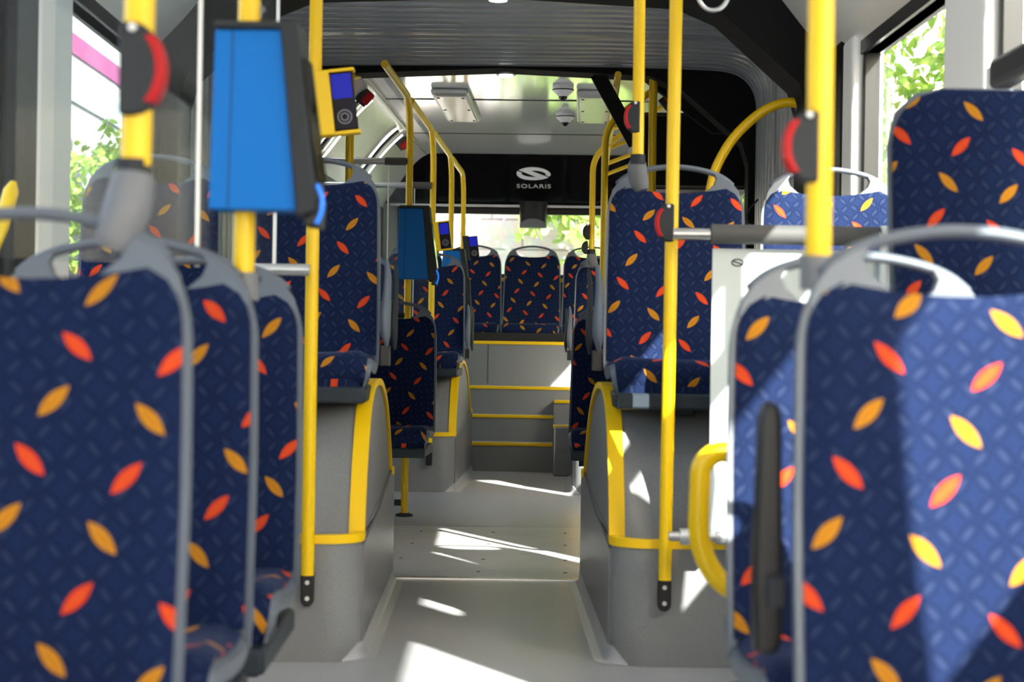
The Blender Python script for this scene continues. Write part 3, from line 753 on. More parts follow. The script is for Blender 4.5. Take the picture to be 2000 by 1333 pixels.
ME['pan'] = cushion(-0.014, 0.012, False).mesh('seat_pan', 'shell', ang=60)
fb = MB(); fb.box(-0.206, 0.206, -0.436, 0.06, -0.132, -0.086); ME['frame'] = fb.mesh('base_frame', 'slate')
def arm_mb():
    # folded-up armrest: a slim tapered paddle standing beside the backrest
    P = catmull([(0.004, -0.03, 0.0), (0.0, -0.045, 0.06), (0.002, -0.035, 0.13), (0.004, -0.012, 0.20), (-0.002, 0.02, 0.262)], 5)
    rad = [0.006, 0.008, 0.011, 0.014, 0.016, 0.0165, 0.0165, 0.016, 0.0155, 0.015, 0.014, 0.013, 0.0125, 0.012, 0.0115, 0.011, 0.010, 0.009, 0.008, 0.006, 0.003]
    return MB().tube(P, rad, 14, sx=2.2)
ME['arm'] = arm_mb().mesh('armrest', 'shell')
ME['arm2'] = arm_mb().mesh('armrest', 'dark')
hg = MB(); hg.box(-0.013, 0.013, -0.04, 0.03, -0.06, 0.0); ME['hinge'] = hg.mesh('armrest_hinge', 'black')

def seat(label, x, y, z, frame=I4, rz=0, group=None, arm=0, legs='bracket', tall=False, name='passenger_chair', base=0.0):
    t = thing(name, label, 'seat', (x, y, z), rz, group, frame)
    link('backrest', ME['tall' if tall else 'backrest'], t)
    if not tall:
        sh_ = link('backrest_shell', ME['shell'], t, 0.002); link('grab_handle', ME['handle'], sh_)
    else:
        m = MB(); rows = []
        m.prism([(-0.2, -0.03), (0.2, -0.03), (0.222, 0), (0.222, 0.42), (0.205, 0.49), (0.16, 0.53), (0.10, 0.542), (-0.10, 0.542), (-0.16, 0.53), (-0.205, 0.49), (-0.222, 0.42), (-0.222, 0)], 'Y', 0.0, 0.02)
        for i, p in enumerate(m.v): m.v[i] = (p[0] * 0.985, p[1] + 0.155 * p[2] + 0.012, p[2])
        m.build('backrest_shell', 'shell', t, 0.006)
    link('cushion', ME['cushion'], t); link('seat_pan', ME['pan'], t); link('base_frame', ME['frame'], t, 0.008)
    if arm:
        o = link('armrest', ME['arm'], t); o.location = (arm * 0.240, -0.02, 0.03)
        link('armrest_hinge', ME['hinge'], o)
        o = link('armrest', ME['arm2'], t); o.location = (arm * 0.262, 0.06, 0.02); o.scale = (0.7, 1.0, 1.0)
    if legs == 'bracket':
        MB().box(-0.03, 0.03, -0.30, -0.20, -0.125 - base, -0.125).build('bracket', 'slate', t, 0.008)
    elif legs == 'post':
        m = MB(); m.box(-0.17, 0.17, -0.24, -0.16, -0.17, -0.125); m.tube([(0, -0.2, -z + 0.012), (0, -0.2, -0.15)], 0.03, 16); m.lathe([(0.09, -z + 0.0), (0.085, -z + 0.012)], (0, -0.2, 0), 20)
        m.build('seat_leg', 'slate', t)
    return t
# near rows (facing the camera)
HB = 0.222
seat('navy patterned seat filling the lower left corner, the nearest one left', -0.362 - HB, 2.235, 0.43, legs='post')
seat('navy patterned seat left of the aisle, second from the camera', -0.362 - HB, 2.89, 0.43, legs='post')
seat('navy patterned seat left of the aisle, third and last before the wheel arch box', -0.362 - HB, 3.60, 0.43, legs='post')
near_right = seat('navy patterned seat with broad sunlight filling the lower right corner', 0.370 + HB, 2.215, 0.425, legs='post')
seat('navy patterned seat partly hidden behind the sunlit nearest seat on the right', 0.376 + HB, 2.90, 0.425, legs='post')
seat('raised window seat on the right with a tall rounded back and no handle', 0.790 + HB, 3.62, 0.865, legs='bracket', tall=True, base=0.20)
rp = MB(); rp.box(0.80, 1.19, 3.15, 3.85, 0, 0.54)
tag(rp.build('seat_pedestal', 'pod', None, 0.02), 'grey box under the raised window seat on the right', 'seat platform')
# seats on the wheel arch boxes in front of the joint
PX = 0.345
seat('navy aisle seat on the left wheel arch box before the joint', -(PX + HB - 0.012), 5.60, 0.83, arm=1, base=0.03)
seat('navy window seat behind the glass screen on the left before the joint', -(PX + HB + 0.475), 5.60, 0.83, base=0.02)
seat('navy aisle seat on the right wheel arch box behind the yellow pole', (PX + HB - 0.003), 5.60, 0.825, arm=-1, base=0.03)
seat('sunlit navy window seat behind the white board on the right', (PX + HB + 0.472), 5.60, 0.825, base=0.02)
# rear section
seat('low navy seat on the left just behind the joint, under the blue ticket machine', -0.317 - HB, 8.98, 0.46, TM, legs='none')
seat('low navy seat on the right just behind the joint beside the aisle', 0.330 + HB, 9.0, 0.46, TM, legs='post')
seat('navy aisle seat raised on the left wheel arch box behind the joint', -0.315 - HB, 11.05, 0.80, TM, arm=1, base=0.02)
seat('navy window seat on the left wheel arch box behind the joint', -0.315 - HB - 0.45, 11.05, 0.80, TM, base=0.01)
seat('navy aisle seat raised on the right wheel arch box behind the joint', 0.330 + HB, 11.05, 0.80, TM, arm=-1, base=0.02)
names = ['leftmost navy seat of the rear bench', 'second navy seat from the left on the rear bench', 'middle navy seat of the rear bench below the emblem', 'second navy seat from the right on the rear bench', 'rightmost navy seat of the rear bench by the window']
for k in range(5):
    seat(names[k], (k - 2) * 0.447, 13.93, 1.0, TM, legs='none', group='seats of the rear bench')
# gap covers between the rear seats (grey-blue wall lining)
gl = MB(); gl.box(-1.12, 1.12, 14.14, 14.165, 0.94, 1.335)
tag(gl.build('bench_back_panel', 'shell', frame=TM), 'grey lining panel behind the rear bench below the window', 'panel')
# folded black belt stalk / armrest at the near right seat
m = MB(); m.prism([(-0.014, 0.0), (0.016, 0.0), (0.022, 0.03), (0.016, 0.30), (0.010, 0.318), (-0.006, 0.318), (-0.012, 0.30), (-0.017, 0.10)], 'Y', -0.02, 0.02)
ba = m.build('folded_armrest', 'black', near_right, 0.007, seg=3); ba.location = (-0.238, 0.12, 0.065); ba['label'] = 'black folded armrest'
hb_ = MB().box(-0.002, 0.022, -0.02, 0.015, 0.06, 0.10).build('armrest_hinge', 'dark', near_right, 0.004); hb_.location = (-0.238, 0.10, 0.065)

# ================================================================== POLES
PR = 0.0175
def pole_thing(label, x, y, frame=I4, name='grab_pole'):
    return thing(name, label, 'pole', (x, y, 0), 0, None, frame)
def stop_button(label, loc, side, frame=I4, dark=False, s=1.0, lamp=True):
    """dark half-round body with a red press strip bulging toward 'side'"""
    t = thing('stop_button', label, 'stop button', loc, 0, None, frame)
    R = Matrix.Scale(s, 3)
    n = 18; H = 0.078 * s; D = 0.052 * s; off = 0.004 * s
    prof = [(side * -0.016 * s, -H), (side * off, -H)] + [(side * (off + D * sin(pi * k / n) ** 0.9), -H * cos(pi * k / n)) for k in range(1, n)] + [(side * off, H), (side * -0.016 * s, H)]
    MB().prism(prof, 'Y', -0.023 * s, 0.023 * s).build('button_body', 'dark' if not dark else 'black', t, 0.005); bd_ = list(t.children)[0] if t.children else t
    rp_ = [(side * (off + 0.004 * s + D * 1.02 * sin(a) ** 0.9), -H * 0.92 * cos(a)) for a in [pi * (0.20 + 0.60 * k / 12) for k in range(13)]]
    rq_ = [(side * (off - 0.012 * s + D * 1.02 * sin(a) ** 0.9), -H * 0.86 * cos(a)) for a in [pi * (0.80 - 0.60 * k / 12) for k in range(13)]]
    MB().prism(rp_ + rq_, 'Y', -0.026 * s, 0.026 * s).build('red_press_strip' if not dark else 'press_strip', 'red' if not dark else 'black', bd_, 0.003)
    if lamp: MB().lathe([(0.008 * s, -0.028 * s), (0.006 * s, -0.031 * s)], (side * 0.008 * s, 0, H * 0.86), 12, 'Y').build('indicator', 'alu', bd_)
    return t
def seat_clamp(par, x, z, h=0.13, dy=0.0, mat='clamp', lean=1.0):
    m = MB(); m.tube([(x, 0, z + 0.018), (x, 0, z - 0.01)], 0.0225, 16)
    m.build('clamp_collar', 'dark', par)
    pts_ = catmull([(x + 0.002, dy * .2, z), (x, dy * .4, z - 0.02), (x - 0.006 * lean, dy * .8, z - 0.05), (x - 0.016 * lean, dy, z - h * 0.8), (x - 0.022 * lean, dy, z - h)], 4)
    m = MB(); m.tube(pts_, [0.019 + 0.011 * sin(pi * min(1, (i + 1) / 16.5)) ** 0.6 for i in range(17)], 16)
    m.build('clamp', mat, par)

# front left pole on the nearest left seat
p = pole_thing('yellow pole at upper left clamped to the nearest left seat', -0.452, 2.34)
MB().tube([(0.012, 0, 2.28), (0, 0, 1.095)], PR * 1.1, 20).build('pole_tube', 'yellow', p)
seat_clamp(p, -0.004, 1.085, 0.098, -0.01)
stop_button('dark stop button with red strip on the pole at upper left', (-0.458, 2.325, 1.214), 1, s=0.75)
# second left pole carrying the ticket machine
p = pole_thing('yellow pole through the big blue ticket machine', -0.405, 3.02)
MB().tube([(0.008, 0, 2.28), (0, 0, 0.96)], PR, 20).build('pole_tube', 'yellow', p)
MB().tube([(0, 0, 0.985), (0, 0, 0.94)], 0.026, 16).build('clamp', 'clamp', p)
# wheel-arch poles
def arch_pole(label, x, y, frame, zb=0.155, zt=2.28, lean=0.0, sx=1):
    p = pole_thing(label, x, y, frame)
    MB().tube([(lean, 0, zt), (0, 0, zb + 0.085)], PR, 20).build('pole_tube', 'yellow', p)
    m = MB(); a = 0.018
    m.prism([(-a, 0.10), (a, 0.10)] + [(a * cos(t), 0.018 - a * sin(t)) for t in [pi * k / 10 for k in range(11)]], 'Y', 0.0, 0.022)
    for i, q in enumerate(m.v): m.v[i] = (q[0], q[1], q[2] + zb)
    fbk = m.build('foot_bracket', 'black', p, 0.003)
    for zz in (0.065, 0.022):
        MB().lathe([(0.006, -0.004), (0.005, -0.001), (0.006, 0.0)], (0, 0, zb + zz), 12, 'Y').build('bracket_bolt', 'steel', fbk)
    return p
arch_pole('yellow pole fixed to the front of the left wheel arch box', -0.482, 4.972, I4)
arch_pole('tall yellow pole fixed to the front of the right wheel arch box', 0.482, 4.972, I4, lean=0.008)
stop_button('small dark stop button with red strip on the tall right pole', (0.480, 4.965, 1.205), -1, s=0.66)
# pole on the right aisle seat before the joint
p = pole_thing('yellow pole clamped to the right aisle seat on the wheel arch box', 0.437, 5.55)
MB().tube([(-0.004, 0, 2.28), (0, 0, 1.438)], PR, 20).build('pole_tube', 'yellow', p)
seat_clamp(p, 0.0, 1.43, 0.085, 0.05, lean=-0.8)
stop_button('dark stop button with red strip on the pole above the right aisle seat', (0.431, 5.545, 1.56), -1, s=0.62)
# right near pole
p = pole_thing('thick looking yellow pole at right behind the nearest right seat', 0.437, 2.46)
MB().tube([(-0.004, 0, 2.28), (0, 0, 0.99)], PR, 20).build('pole_tube', 'yellow', p)
MB().tube([(0, 0, 1.0), (0, 0, 0.955)], 0.024, 16).build('clamp', 'clamp', p)
stop_button('large dark stop button with red strip on the right near pole', (0.424, 2.455, 1.145), -1, s=0.62)
# joint poles
p = pole_thing('yellow upright pole at the left end of the bus joint', -0.66, 8.5)
MB().tube([(0, 0, 0.0), (0, 0, 2.12)], PR * 1.1, 20).build('pole_tube', 'yellow', p)
MB().tube([(0, 0.0, 2.08), (0.05, 0.2, 2.13)], PR * .8, 12).build('stub_bar', 'yellow', p)
p = pole_thing('yellow upright pole at the right end of the bus joint', 0.735, 8.5)
MB().tube([(0, 0, 0.0), (0, 0, 2.12)], PR * 1.1, 20).build('pole_tube', 'yellow', p)
hb = MB(); hb.tube(catmull([(1.095, 6.62, 1.752), (1.04, 6.62, 1.752), (0.96, 6.62, 1.715), (0.87, 6.62, 1.63), (0.81, 6.62, 1.53), (0.785, 6.62, 1.44), (0.78, 6.62, 1.36), (0.78, 6.62, 0.9), (0.80, 6.62, 0.78), (0.9, 6.62, 0.74), (1.095, 6.62, 0.74)], 6), PR, 16)
t = thing('curved_grab_bar', 'yellow curved grab bar on the right edge of the joint portal', 'grab bar', (0, 0, 0))
hb.build('bar_tube', 'yellow', t)
MB().lathe([(0.03, -0.012), (0.03, 0.0)], (1.10, 6.62, 1.752), 16, 'X').build('end_flange', 'black', t)
# yellow loop low on the right
lp = MB(); lp.tube(fillet([(0.62, 3.42, 0.68), (0.42, 3.42, 0.68), (0.395, 3.42, 0.655), (0.392, 3.42, 0.51), (0.43, 3.42, 0.435), (0.56, 3.42, 0.38)], 0.07, 8), 0.0195, 18)
t = thing('yellow_loop_bar', 'thick yellow loop bar low beside the second right seat', 'grab bar', (0, 0, 0)); lp.build('bar_tube', 'yellow', t)
MB().tube([(0.60, 3.42, 0.685), (0.60, 3.42, 0.0)], 0.0195, 16).build('upright', 'yellow', t)

# rear section poles and ceiling rails
RAILZ = 2.05
def rail_post(label, x, d, prev_d, zb, dirx=0):
    p = pole_thing(label, x, d, TM)
    if dirx == 0:
        path = fillet([(0, 0, zb), (0, 0, RAILZ - 0.10), (0, -0.14, RAILZ + 0.02), (0, prev_d - d, RAILZ + 0.02)], 0.12, 8)
    else:
        path = fillet([(0, 0, zb), (0, 0, RAILZ - 0.06), (dirx * 0.33, -0.02, 2.24)], 0.10, 8)
    MB().tube(path, PR, 18).build('pole_tube', 'yellow', p)
    return p
p = rail_post('yellow pole carrying the middle blue ticket machine behind the joint', -0.482, 9.15, 7.95, 0.012)
MB().lathe([(0.045, 0.0), (0.042, 0.010), (0.022, 0.016)], (0, 0, 0.001), 20).build('floor_flange', 'dark', p)
p = rail_post('yellow pole carrying the middle card reader, ending on the left rear wheel arch box', -0.482, 10.585, 9.17, 0.28)
m = MB(); m.box(-0.018, 0.018, 0.0, 0.024, 0.155, 0.285); m.build('foot_bracket', 'black', p, 0.006)
rail_post('yellow pole carrying the farthest blue ticket machine', -0.482, 12.05, 10.60, 0.52)
rail_post('last yellow pole before the rear window with the farthest card reader', -0.482, 13.25, 12.06, 0.60)
rail_post('yellow pole right of the aisle just behind the joint with a bent top', 0.49, 9.45, 9, 0.012, 1)
p = rail_post('yellow pole clamped to the right aisle seat on the rear wheel arch box', 0.435, 10.98, 9, 1.42, 1)
seat_clamp(p, 0.0, 1.415, 0.085, 0.04, lean=-0.8)
stop_button('upper black stop button on the right pole near the rear window', (*(TM @ Vector((0.415, 10.97, 1.545)))[:2], 1.535), -1, dark=True, s=0.58)
stop_button('lower black stop button on the right pole near the rear window', (*(TM @ Vector((0.405, 10.97, 1.45)))[:2], 1.442), -1, dark=True, s=0.50, lamp=False)
rr = thing('overhead_rail', 'yellow overhead rail with cross stubs on the right behind the joint', 'grab rail', (0.5, 9.4, RAILZ + 0.02), 0, None, TM)
MB().tube(fillet([(0.03, -1.2, 0.0), (0.03, 3.9, 0.0), (0.03, 4.1, -0.3)], 0.1), PR * .9, 16).build('rail_tube', 'yellow', rr)
for k, (d, zz) in enumerate(((0.9, 0), (1.9, 0), (2.9, 0), (3.7, 0))):
    MB().tube([(0.03, d, zz), (0.20, d + 0.03, 0.07), (0.36, d + 0.05, 0.16)], PR * .75, 12).build('cross_stub', 'yellow', rr)

# leg pole of the low left seat is the ticket machine pole; low black fixing bar beside it
lowb = MB(); lowb.box(-0.30, 0, -0.015, 0.015, 0, 0.03)
o = lowb.build('floor_rail', 'black', None, 0.004, TM @ Matrix.Translation((-0.50, 9.18, 0.05))); tag(o, 'low black bar at the floor left of the yellow seat leg', 'rail')
# yellow diagonal handle at far left and black-red things
t = thing('door_handle_bar', 'yellow slanted handle bar at the left edge in front of the door glass', 'grab bar', (0, 0, 0))
MB().tube([(-1.15, 4.15, 1.00), (-1.115, 4.2, 1.12), (-1.098, 4.22, 1.205), (-1.096, 4.23, 1.225)], [PR, PR, PR, 0.008], 16).build('bar_tube', 'yellow', t)
MB().tube([(-1.15, 4.15, 1.00), (-1.17, 4.12, 0.55)], PR, 16).build('lower_bar', 'yellow', t)

# ---- ticket machines
def ticket_machine(label, loc, s, frame=I4, rz=0.0, hh=0.315, light=True):
    t = thing('ticket_machine', label, 'ticket machine', loc, rz, None, frame)
    # local: x to the aisle (screen side), y depth, z up. Blue side panel faces the camera
    h = hh * s
    prof = [(-0.075 * s, 0), (0.070 * s, 0), (0.040 * s, h), (-0.068 * s, h)]
    MB().prism(prof, 'Y', -0.045 * s, 0.045 * s).build('blue_side_panels', 'blue', t, 0.002)
    cr = MB(); cr.prism([(-0.044 * s, 0.001), (-0.0425 * s, 0.001), (-0.038 * s, h), (-0.0395 * s, h)], 'Y', -0.0460 * s, -0.0452 * s); cr.build('panel_seam', 'dark', t)
    # front body, black, turned a little toward the camera
    m = MB(); m.prism([(0.070 * s, -0.012 * s), (0.098 * s, -0.002 * s), (0.102 * s, 0.03 * s), (0.066 * s, h + 0.013 * s), (-0.068 * s, h + 0.013 * s), (-0.068 * s, h + 0.001 * s), (0.040 * s, h + 0.001 * s)], 'Y', -0.056 * s, 0.056 * s)
    m.build('black_front', 'dark', t, 0.004)
    m = MB(); m.prism([(0.1035 * s, 0.05 * s), (0.1055 * s, 0.05 * s), (0.078 * s, 0.25 * s), (0.076 * s, 0.25 * s)], 'Y', -0.045 * s, 0.045 * s); m.build('front_screen', 'blackgloss', t)
    m = MB(); m.prism([(0.078 * s, -0.025 * s), (0.105 * s, -0.028 * s), (0.108 * s, 0.02 * s), (0.09 * s, 0.02 * s)], 'Y', -0.03 * s, 0.03 * s); m.build('coin_return', 'black', t, 0.004)
    if light:
     m = MB(); m.tube(catmull([(0.104 * s, -0.056 * s, -0.022 * s), (0.112 * s, -0.056 * s, -0.002 * s), (0.112 * s, -0.056 * s, 0.022 * s), (0.104 * s, -0.056 * s, 0.04 * s)], 4), 0.0035 * s, 8); m.build('blue_light', 'bluelight', t)
    return t
ticket_machine('large blue ticket machine on the near left pole', (-0.378, 2.995, 1.084), 0.985, rz=radians(-3), hh=0.292)
ticket_machine('middle blue ticket machine on a pole just behind the joint', (-0.445, 9.09, 1.178), 1.10, TM)
ticket_machine('small far blue ticket machine behind the middle one', (-0.455, 11.99, 1.13), 1.05, TM, light=False)
ext = thing('ticket_stand', 'dark slanted stand below the farthest blue ticket machine', 'stand', (-0.36, 11.99, 0.98), 0, None, TM)
MB().prism([(0.0, 0.0), (0.03, 0.0), (0.01, 0.30), (-0.02, 0.30)], 'Y', -0.04, 0.04).build('stand_body', 'dark', ext, 0.003)
# ---- card readers
def card_reader(label, loc, s, frame=I4, rz=0.0, yellow=True):
    t = thing('card_reader', label, 'card reader', loc, rz, None, frame)
    # loc = centre of the pole at mid height; device sits to the right, face tilted to the camera
    tilt = Matrix.Rotation(radians(-7), 3, 'Y') @ Matrix.Identity(3)
    def bx(x0, x1, y0, y1, z0, z1): return MB().box(x0 * s, x1 * s, y0 * s, y1 * s, z0 * s, z1 * s, tilt, (0.03 * s, 0, 0))
    bx(-0.028, 0.012, -0.045, 0.02, -0.085, 0.078).build('yellow_housing' if yellow else 'housing', 'yellow' if yellow else 'dark', t, 0.004)
    if yellow:
        m = bx(0.010, 0.075, -0.03, 0.02, -0.085, -0.076); m.v += []; m.build('lower_lip', 'yellow', t, 0.002)
        bx(0.010, 0.075, -0.03, 0.02, 0.072, 0.080).build('upper_lip', 'yellow', t, 0.002)
    bx(0.010, 0.070, -0.026, 0.004, -0.075, 0.071).build('reader_body', 'screendark', t, 0.004); rb0 = [c for c in t.children if c.name.startswith('reader_body')][0]
    bx(0.015, 0.065, -0.0285, -0.0262, 0.005, 0.066).build('lit_screen', 'screen', rb0)
    m = MB(); ring_pts = [(0.040 + 0.017 * cos(a), -0.0285, -0.042 + 0.017 * sin(a)) for a in [2 * pi * k / 24 for k in range(25)]]
    m.tube([tilt @ (Vector(q) * s) + Vector((0.03 * s, 0, 0)) for q in ring_pts], 0.0016 * s, 6)
    m.tube([tilt @ (Vector(q) * s) + Vector((0.03 * s, 0, 0)) for q in [(0.040 + 0.009 * cos(a), -0.0285, -0.042 + 0.009 * sin(a)) for a in [2 * pi * k / 24 for k in range(25)]]], 0.0016 * s, 6)
    m.build('reader_symbol', 'mark', rb0)
    return t
card_reader('yellow card reader with blue screen on the left wheel arch pole', (-0.474, 4.93, 1.508), 1.06)
card_reader('card reader with blue screen beside the middle blue ticket machine', (-0.478, 10.55, 1.475), 1.02, TM, yellow=True)
card_reader('farthest card reader with blue screen near the rear window', (-0.475, 13.21, 1.545), 1.08, TM, yellow=False)

# ---- partitions
# left glass screens before the joint
def screen(label, x0, x1, y, z0, z1, frame=I4, rail=True, mats='screenglass'):
    t = thing('glass_screen', label, 'glass screen', ((x0 + x1) / 2, y, z0), 0, None, frame); h = abs(x1 - x0) / 2
    MB().box(-h, h, -0.003, 0.003, 0.012, z1 - z0).build('glass_sheet', mats, t)
    e = MB(); e.box(h - 0.008, h + 0.001, -0.006, 0.006, 0.0, z1 - z0); e.build('edge_profile', 'alu', t)
    if rail:
        MB().tube([(h - 0.12, 0, 0), (h + 0.09, 0, 0)], 0.016, 16).build('lower_rail', 'alu', t)
    return t
screen('glass screen before the left window seat ahead of the joint', -1.17, -0.572, 4.90, 1.06, 2.10)
screen('near glass screen behind the third left seat with a bright vertical edge', -1.17, -0.592, 3.74, 1.02, 2.15, rail=False)
def rail_screen(label, d, z0=1.0, z1=1.765):
    t = thing('glass_screen', label, 'glass screen', (-0.84, d, z0), 0, None, TM); h = 0.345
    MB().box(-h, h, -0.003, 0.003, 0.0, z1 - z0).build('glass_sheet', 'screenglass', t)
    MB().tube([(-h, 0, z1 - z0), (h, 0, z1 - z0)], 0.017, 16).build('top_rail', 'alu', t)
    MB().tube([(h - 0.11, 0, z1 - z0), (h + 0.005, 0, z1 - z0)], 0.0195, 16).build('rail_sleeve', 'foam', t)
    MB().tube([(-h, 0, 0), (h, 0, 0)], 0.014, 16).build('bottom_rail', 'dark', t)
    e = MB()
    for x in (-0.33, 0.25): e.box(x, x + 0.006, -0.006, 0.006, 0, z1 - z0)
    e.build('clamp_profiles', 'alu', t)
rail_screen('glass screen with a steel top rail on the pole of the middle ticket machine', 9.15)
rail_screen('glass screen with a steel top rail on the pole before the rear wheel arch box', 10.56)
# right white board
bd = thing('partition_board', 'white partition board below a padded rail on the right', 'partition', (0.94, 4.90, 0.0))
MB().box(-0.352, 0.095, -0.004, 0.004, 0.36, 1.135).build('board', 'board', bd, 0.002)
MB().tube([(-0.46, -0.03, 1.17), (0.11, -0.03, 1.17)], 0.016, 16).build('steel_rail', 'steel', bd)
MB().tube([(-0.362, -0.03, 1.172), (-0.36, -0.03, 1.172), (0.08, -0.03, 1.172), (0.082, -0.03, 1.172)], [0.022, 0.026, 0.026, 0.022], 20).build('padded_sleeve', 'foam', bd)
MB().tube([(-0.46, -0.03, 0.37), (0.11, -0.03, 0.37)], 0.013, 16).build('lower_rail', 'steel', bd)
m = MB(); m.tube([(-0.43, -0.03, 0.37), (-0.40, -0.03, 0.37)], 0.022, 16); m.tube([(-0.335, -0.03, 0.37), (-0.30, -0.03, 0.37)], 0.020, 16); m.build('rail_fittings', 'alu', bd)
MB().tube([(0.10, -0.03, 1.20), (0.10, -0.03, 0.0)], 0.016, 16).build('upright_post', 'alu', bd)
m = MB()
m.tube([(-0.285 + 0.015 * cos(a), -0.0045, 1.098 + 0.009 * sin(a)) for a in [2 * pi * k / 20 for k in range(21)]], 0.0018, 6); m.tube([(-0.297, -0.0045, 1.102), (-0.273, -0.0045, 1.094)], 0.002, 6)
m.build('printed_mark', 'dark', bd)
# ================================================================== small fittings
def hammer(label, pos, rot, frame=TM):
    t = thing('emergency_hammer', label, 'emergency hammer', pos, 0, None, frame); R = rot
    MB().box(-0.035, 0.035, -0.02, 0.02, -0.045, 0.045, R).build('holder', 'black', t, 0.004)
    MB().box(0.0, 0.045, -0.03, -0.004, -0.03, 0.042, R).build('red_grip', 'red', t, 0.008)
    return t
hammer('red emergency hammer on the left cove between two light strips', (-0.845, 12.45, 2.21), Matrix.Rotation(radians(50), 3, 'Y'))
hammer('red emergency hammer on the left cove nearer the joint', (-0.835, 10.15, 2.215), Matrix.Rotation(radians(40), 3, 'Y'))
hammer('red emergency hammer on the right cove above the black cabinet', (0.84, 10.2, 2.205), Matrix.Rotation(radians(-40), 3, 'Y'))
st = MB(); R = Matrix.Rotation(radians(50), 3, 'Y')
t = thing('safety_sticker', 'pale green safety sticker with pictograms on the left cove', 'sticker', (-0.99, 10.0, 2.08), 0, None, TM)
MB().box(-0.045, 0.045, -0.09, 0.09, -0.001, 0.001, Matrix.Rotation(radians(-50), 3, 'Y')).build('sticker_sheet', 'sticker', t)
m = MB()
for k in range(4): m.box(-0.03, 0.03, -0.075 + k * 0.042, -0.05 + k * 0.042, -0.003, -0.0012, Matrix.Rotation(radians(-50), 3, 'Y'))
m.build('pictograms', 'green', t)
# ceiling hatches
def hatch(label, x, d, w, l):
    t = thing('ceiling_hatch', label, 'ceiling hatch', (x, d, ZC), 0, None, TM)
    m = MB(); m.box(-w / 2, w / 2, -l / 2, l / 2, -0.035, 0.0); m.build('hatch_frame', 'alu', t, 0.012, seg=3)
    m = MB(); m.box(-w / 2 + .018, w / 2 - .018, -l / 2 + .05, l / 2 - .03, -0.043, -0.034); m.build('hatch_panel', 'cove', t, 0.006)
    m = MB()
    for a in (-1, 1):
        for b in (-1, 0, 1): m.box(a * (w / 2 - .035) - .008, a * (w / 2 - .035) + .008, b * (l / 2 - .10) - .012, b * (l / 2 - .10) + .012, -0.046, -0.0425)
    m.build('hatch_clips', 'dark', t)
hatch('light ceiling hatch in a metal frame left of the ceiling cameras', -0.37, 10.85, 0.21, 1.25)
hatch('light ceiling hatch in a metal frame right of the ceiling cameras', 0.44, 10.85, 0.21, 1.25)
def dome(label, x, d):
    t = thing('dome_camera', label, 'ceiling camera', (x, d, ZC), 0, None, TM)
    MB().lathe([(0.058, 0.0), (0.058, -0.018), (0.050, -0.028), (0.03, -0.045), (0.018, -0.055)], (0, 0, 0), 24).build('dome_base', 'letters', t)
    MB().lathe([(0.060, -0.012), (0.060, -0.018)], (0, 0, 0), 24).build('dark_ring', 'black', t)
    MB().ball((0, 0, -0.052), 0.024, 0.024, 0.022).build('camera_lens', 'blackgloss', t)
dome('white dome camera on the rear ceiling, the nearer of two', 0.262, 10.15)
dome('white dome camera on the rear ceiling, the farther of two', 0.262, 11.35)
# grey strap loop hanging from the front ceiling
t = thing('strap_loop', 'pale grey hanging loop at the top edge right of the middle', 'hanging strap', (0.585, 4.95, 1.79))
MB().tube([(0.042 * cos(a), 0, 0.038 + 0.05 * sin(a)) for a in [2 * pi * k / 32 for k in range(33)]], 0.006, 10).build('loop', 'alu', t)
MB().tube([(0, 0, 0.088), (0, 0, 0.49)], 0.010, 8).build('strap', 'dark', t)
# thin cable at the right rear, black hanging loop
cb = MB(); cb.tube(catmull([(1.04, 7.2, 1.45), (1.0, 7.2, 1.40), (1.0, 7.2, 1.36), (1.03, 7.2, 1.31), (1.06, 7.2, 1.30)], 5), 0.004, 6)
tag(cb.build('cable_loop', 'black'), 'thin black cable loop between the two right wheel arch seats', 'cable')

# ================================================================== OUTSIDE
g = MB(); g.box(-60, 60, -40, 80, -0.65, -0.606); tag(g.build('street', 'asphalt'), 'grey asphalt yard around the bus', 'ground', kind='stuff')
bw = MB(); bw.box(-3.2, 12, 18.5, 18.9, -0.6, 7.0)
tag(bw.build('block_wall', 'blocks'), 'pale concrete block wall seen through the rear window', 'wall')
cbm = MB(); cbm.tube(catmull([(-3.1, 18.4, 2.62), (-2, 18.38, 2.70), (0, 18.38, 2.62), (3, 18.4, 2.60), (6, 18.4, 2.66)], 6), 0.02, 8)
tag(cbm.build('wall_cable', 'facade'), 'white cable along the block wall behind the bus', 'cable')
# left: facade with a pink band and corrugated fence
lf = thing('left_building', 'white building with a pink band outside the left windows', 'building', (-6.2, 20, -0.6))
MB().box(-2, 0, -8, 36, 0, 9).build('facade', 'facade', lf)
MB().box(-0.02, 0.03, -8, 36, 5.60, 5.90).build('pink_band', 'pink', lf)
MB().box(-0.02, 0.04, -8, 36, 4.9, 5.30).build('pale_blue_band', 'board', lf)
cf = MB(); rows = []
for zz in (-0.6, 3.9):
    rows.append([(-5.6 + 0.05 * sin(2 * pi * k / 6), 12 + k * 0.05, zz) for k in range(800)])
cf.grid(rows); o = cf.build('corrugated_fence', 'tin'); sm = o.modifiers.new('thick', 'SOLIDIFY'); sm.thickness = 0.01
tag(o, 'corrugated metal fence outside the left windows', 'fence')
rb_ = thing('right_building', 'cream building behind the tree outside the right windows', 'building', (17, 20, -0.6))
MB().box(0, 3, -14, 22, 0, 11).build('facade', 'facade', rb_)
for yy in (-9, -5, -1, 3, 7, 11):
    for zz in (3.4, 6.6): MB().box(-0.03, 0.02, yy, yy + 1.3, zz, zz + 1.6).build('window', 'winglass', rb_)
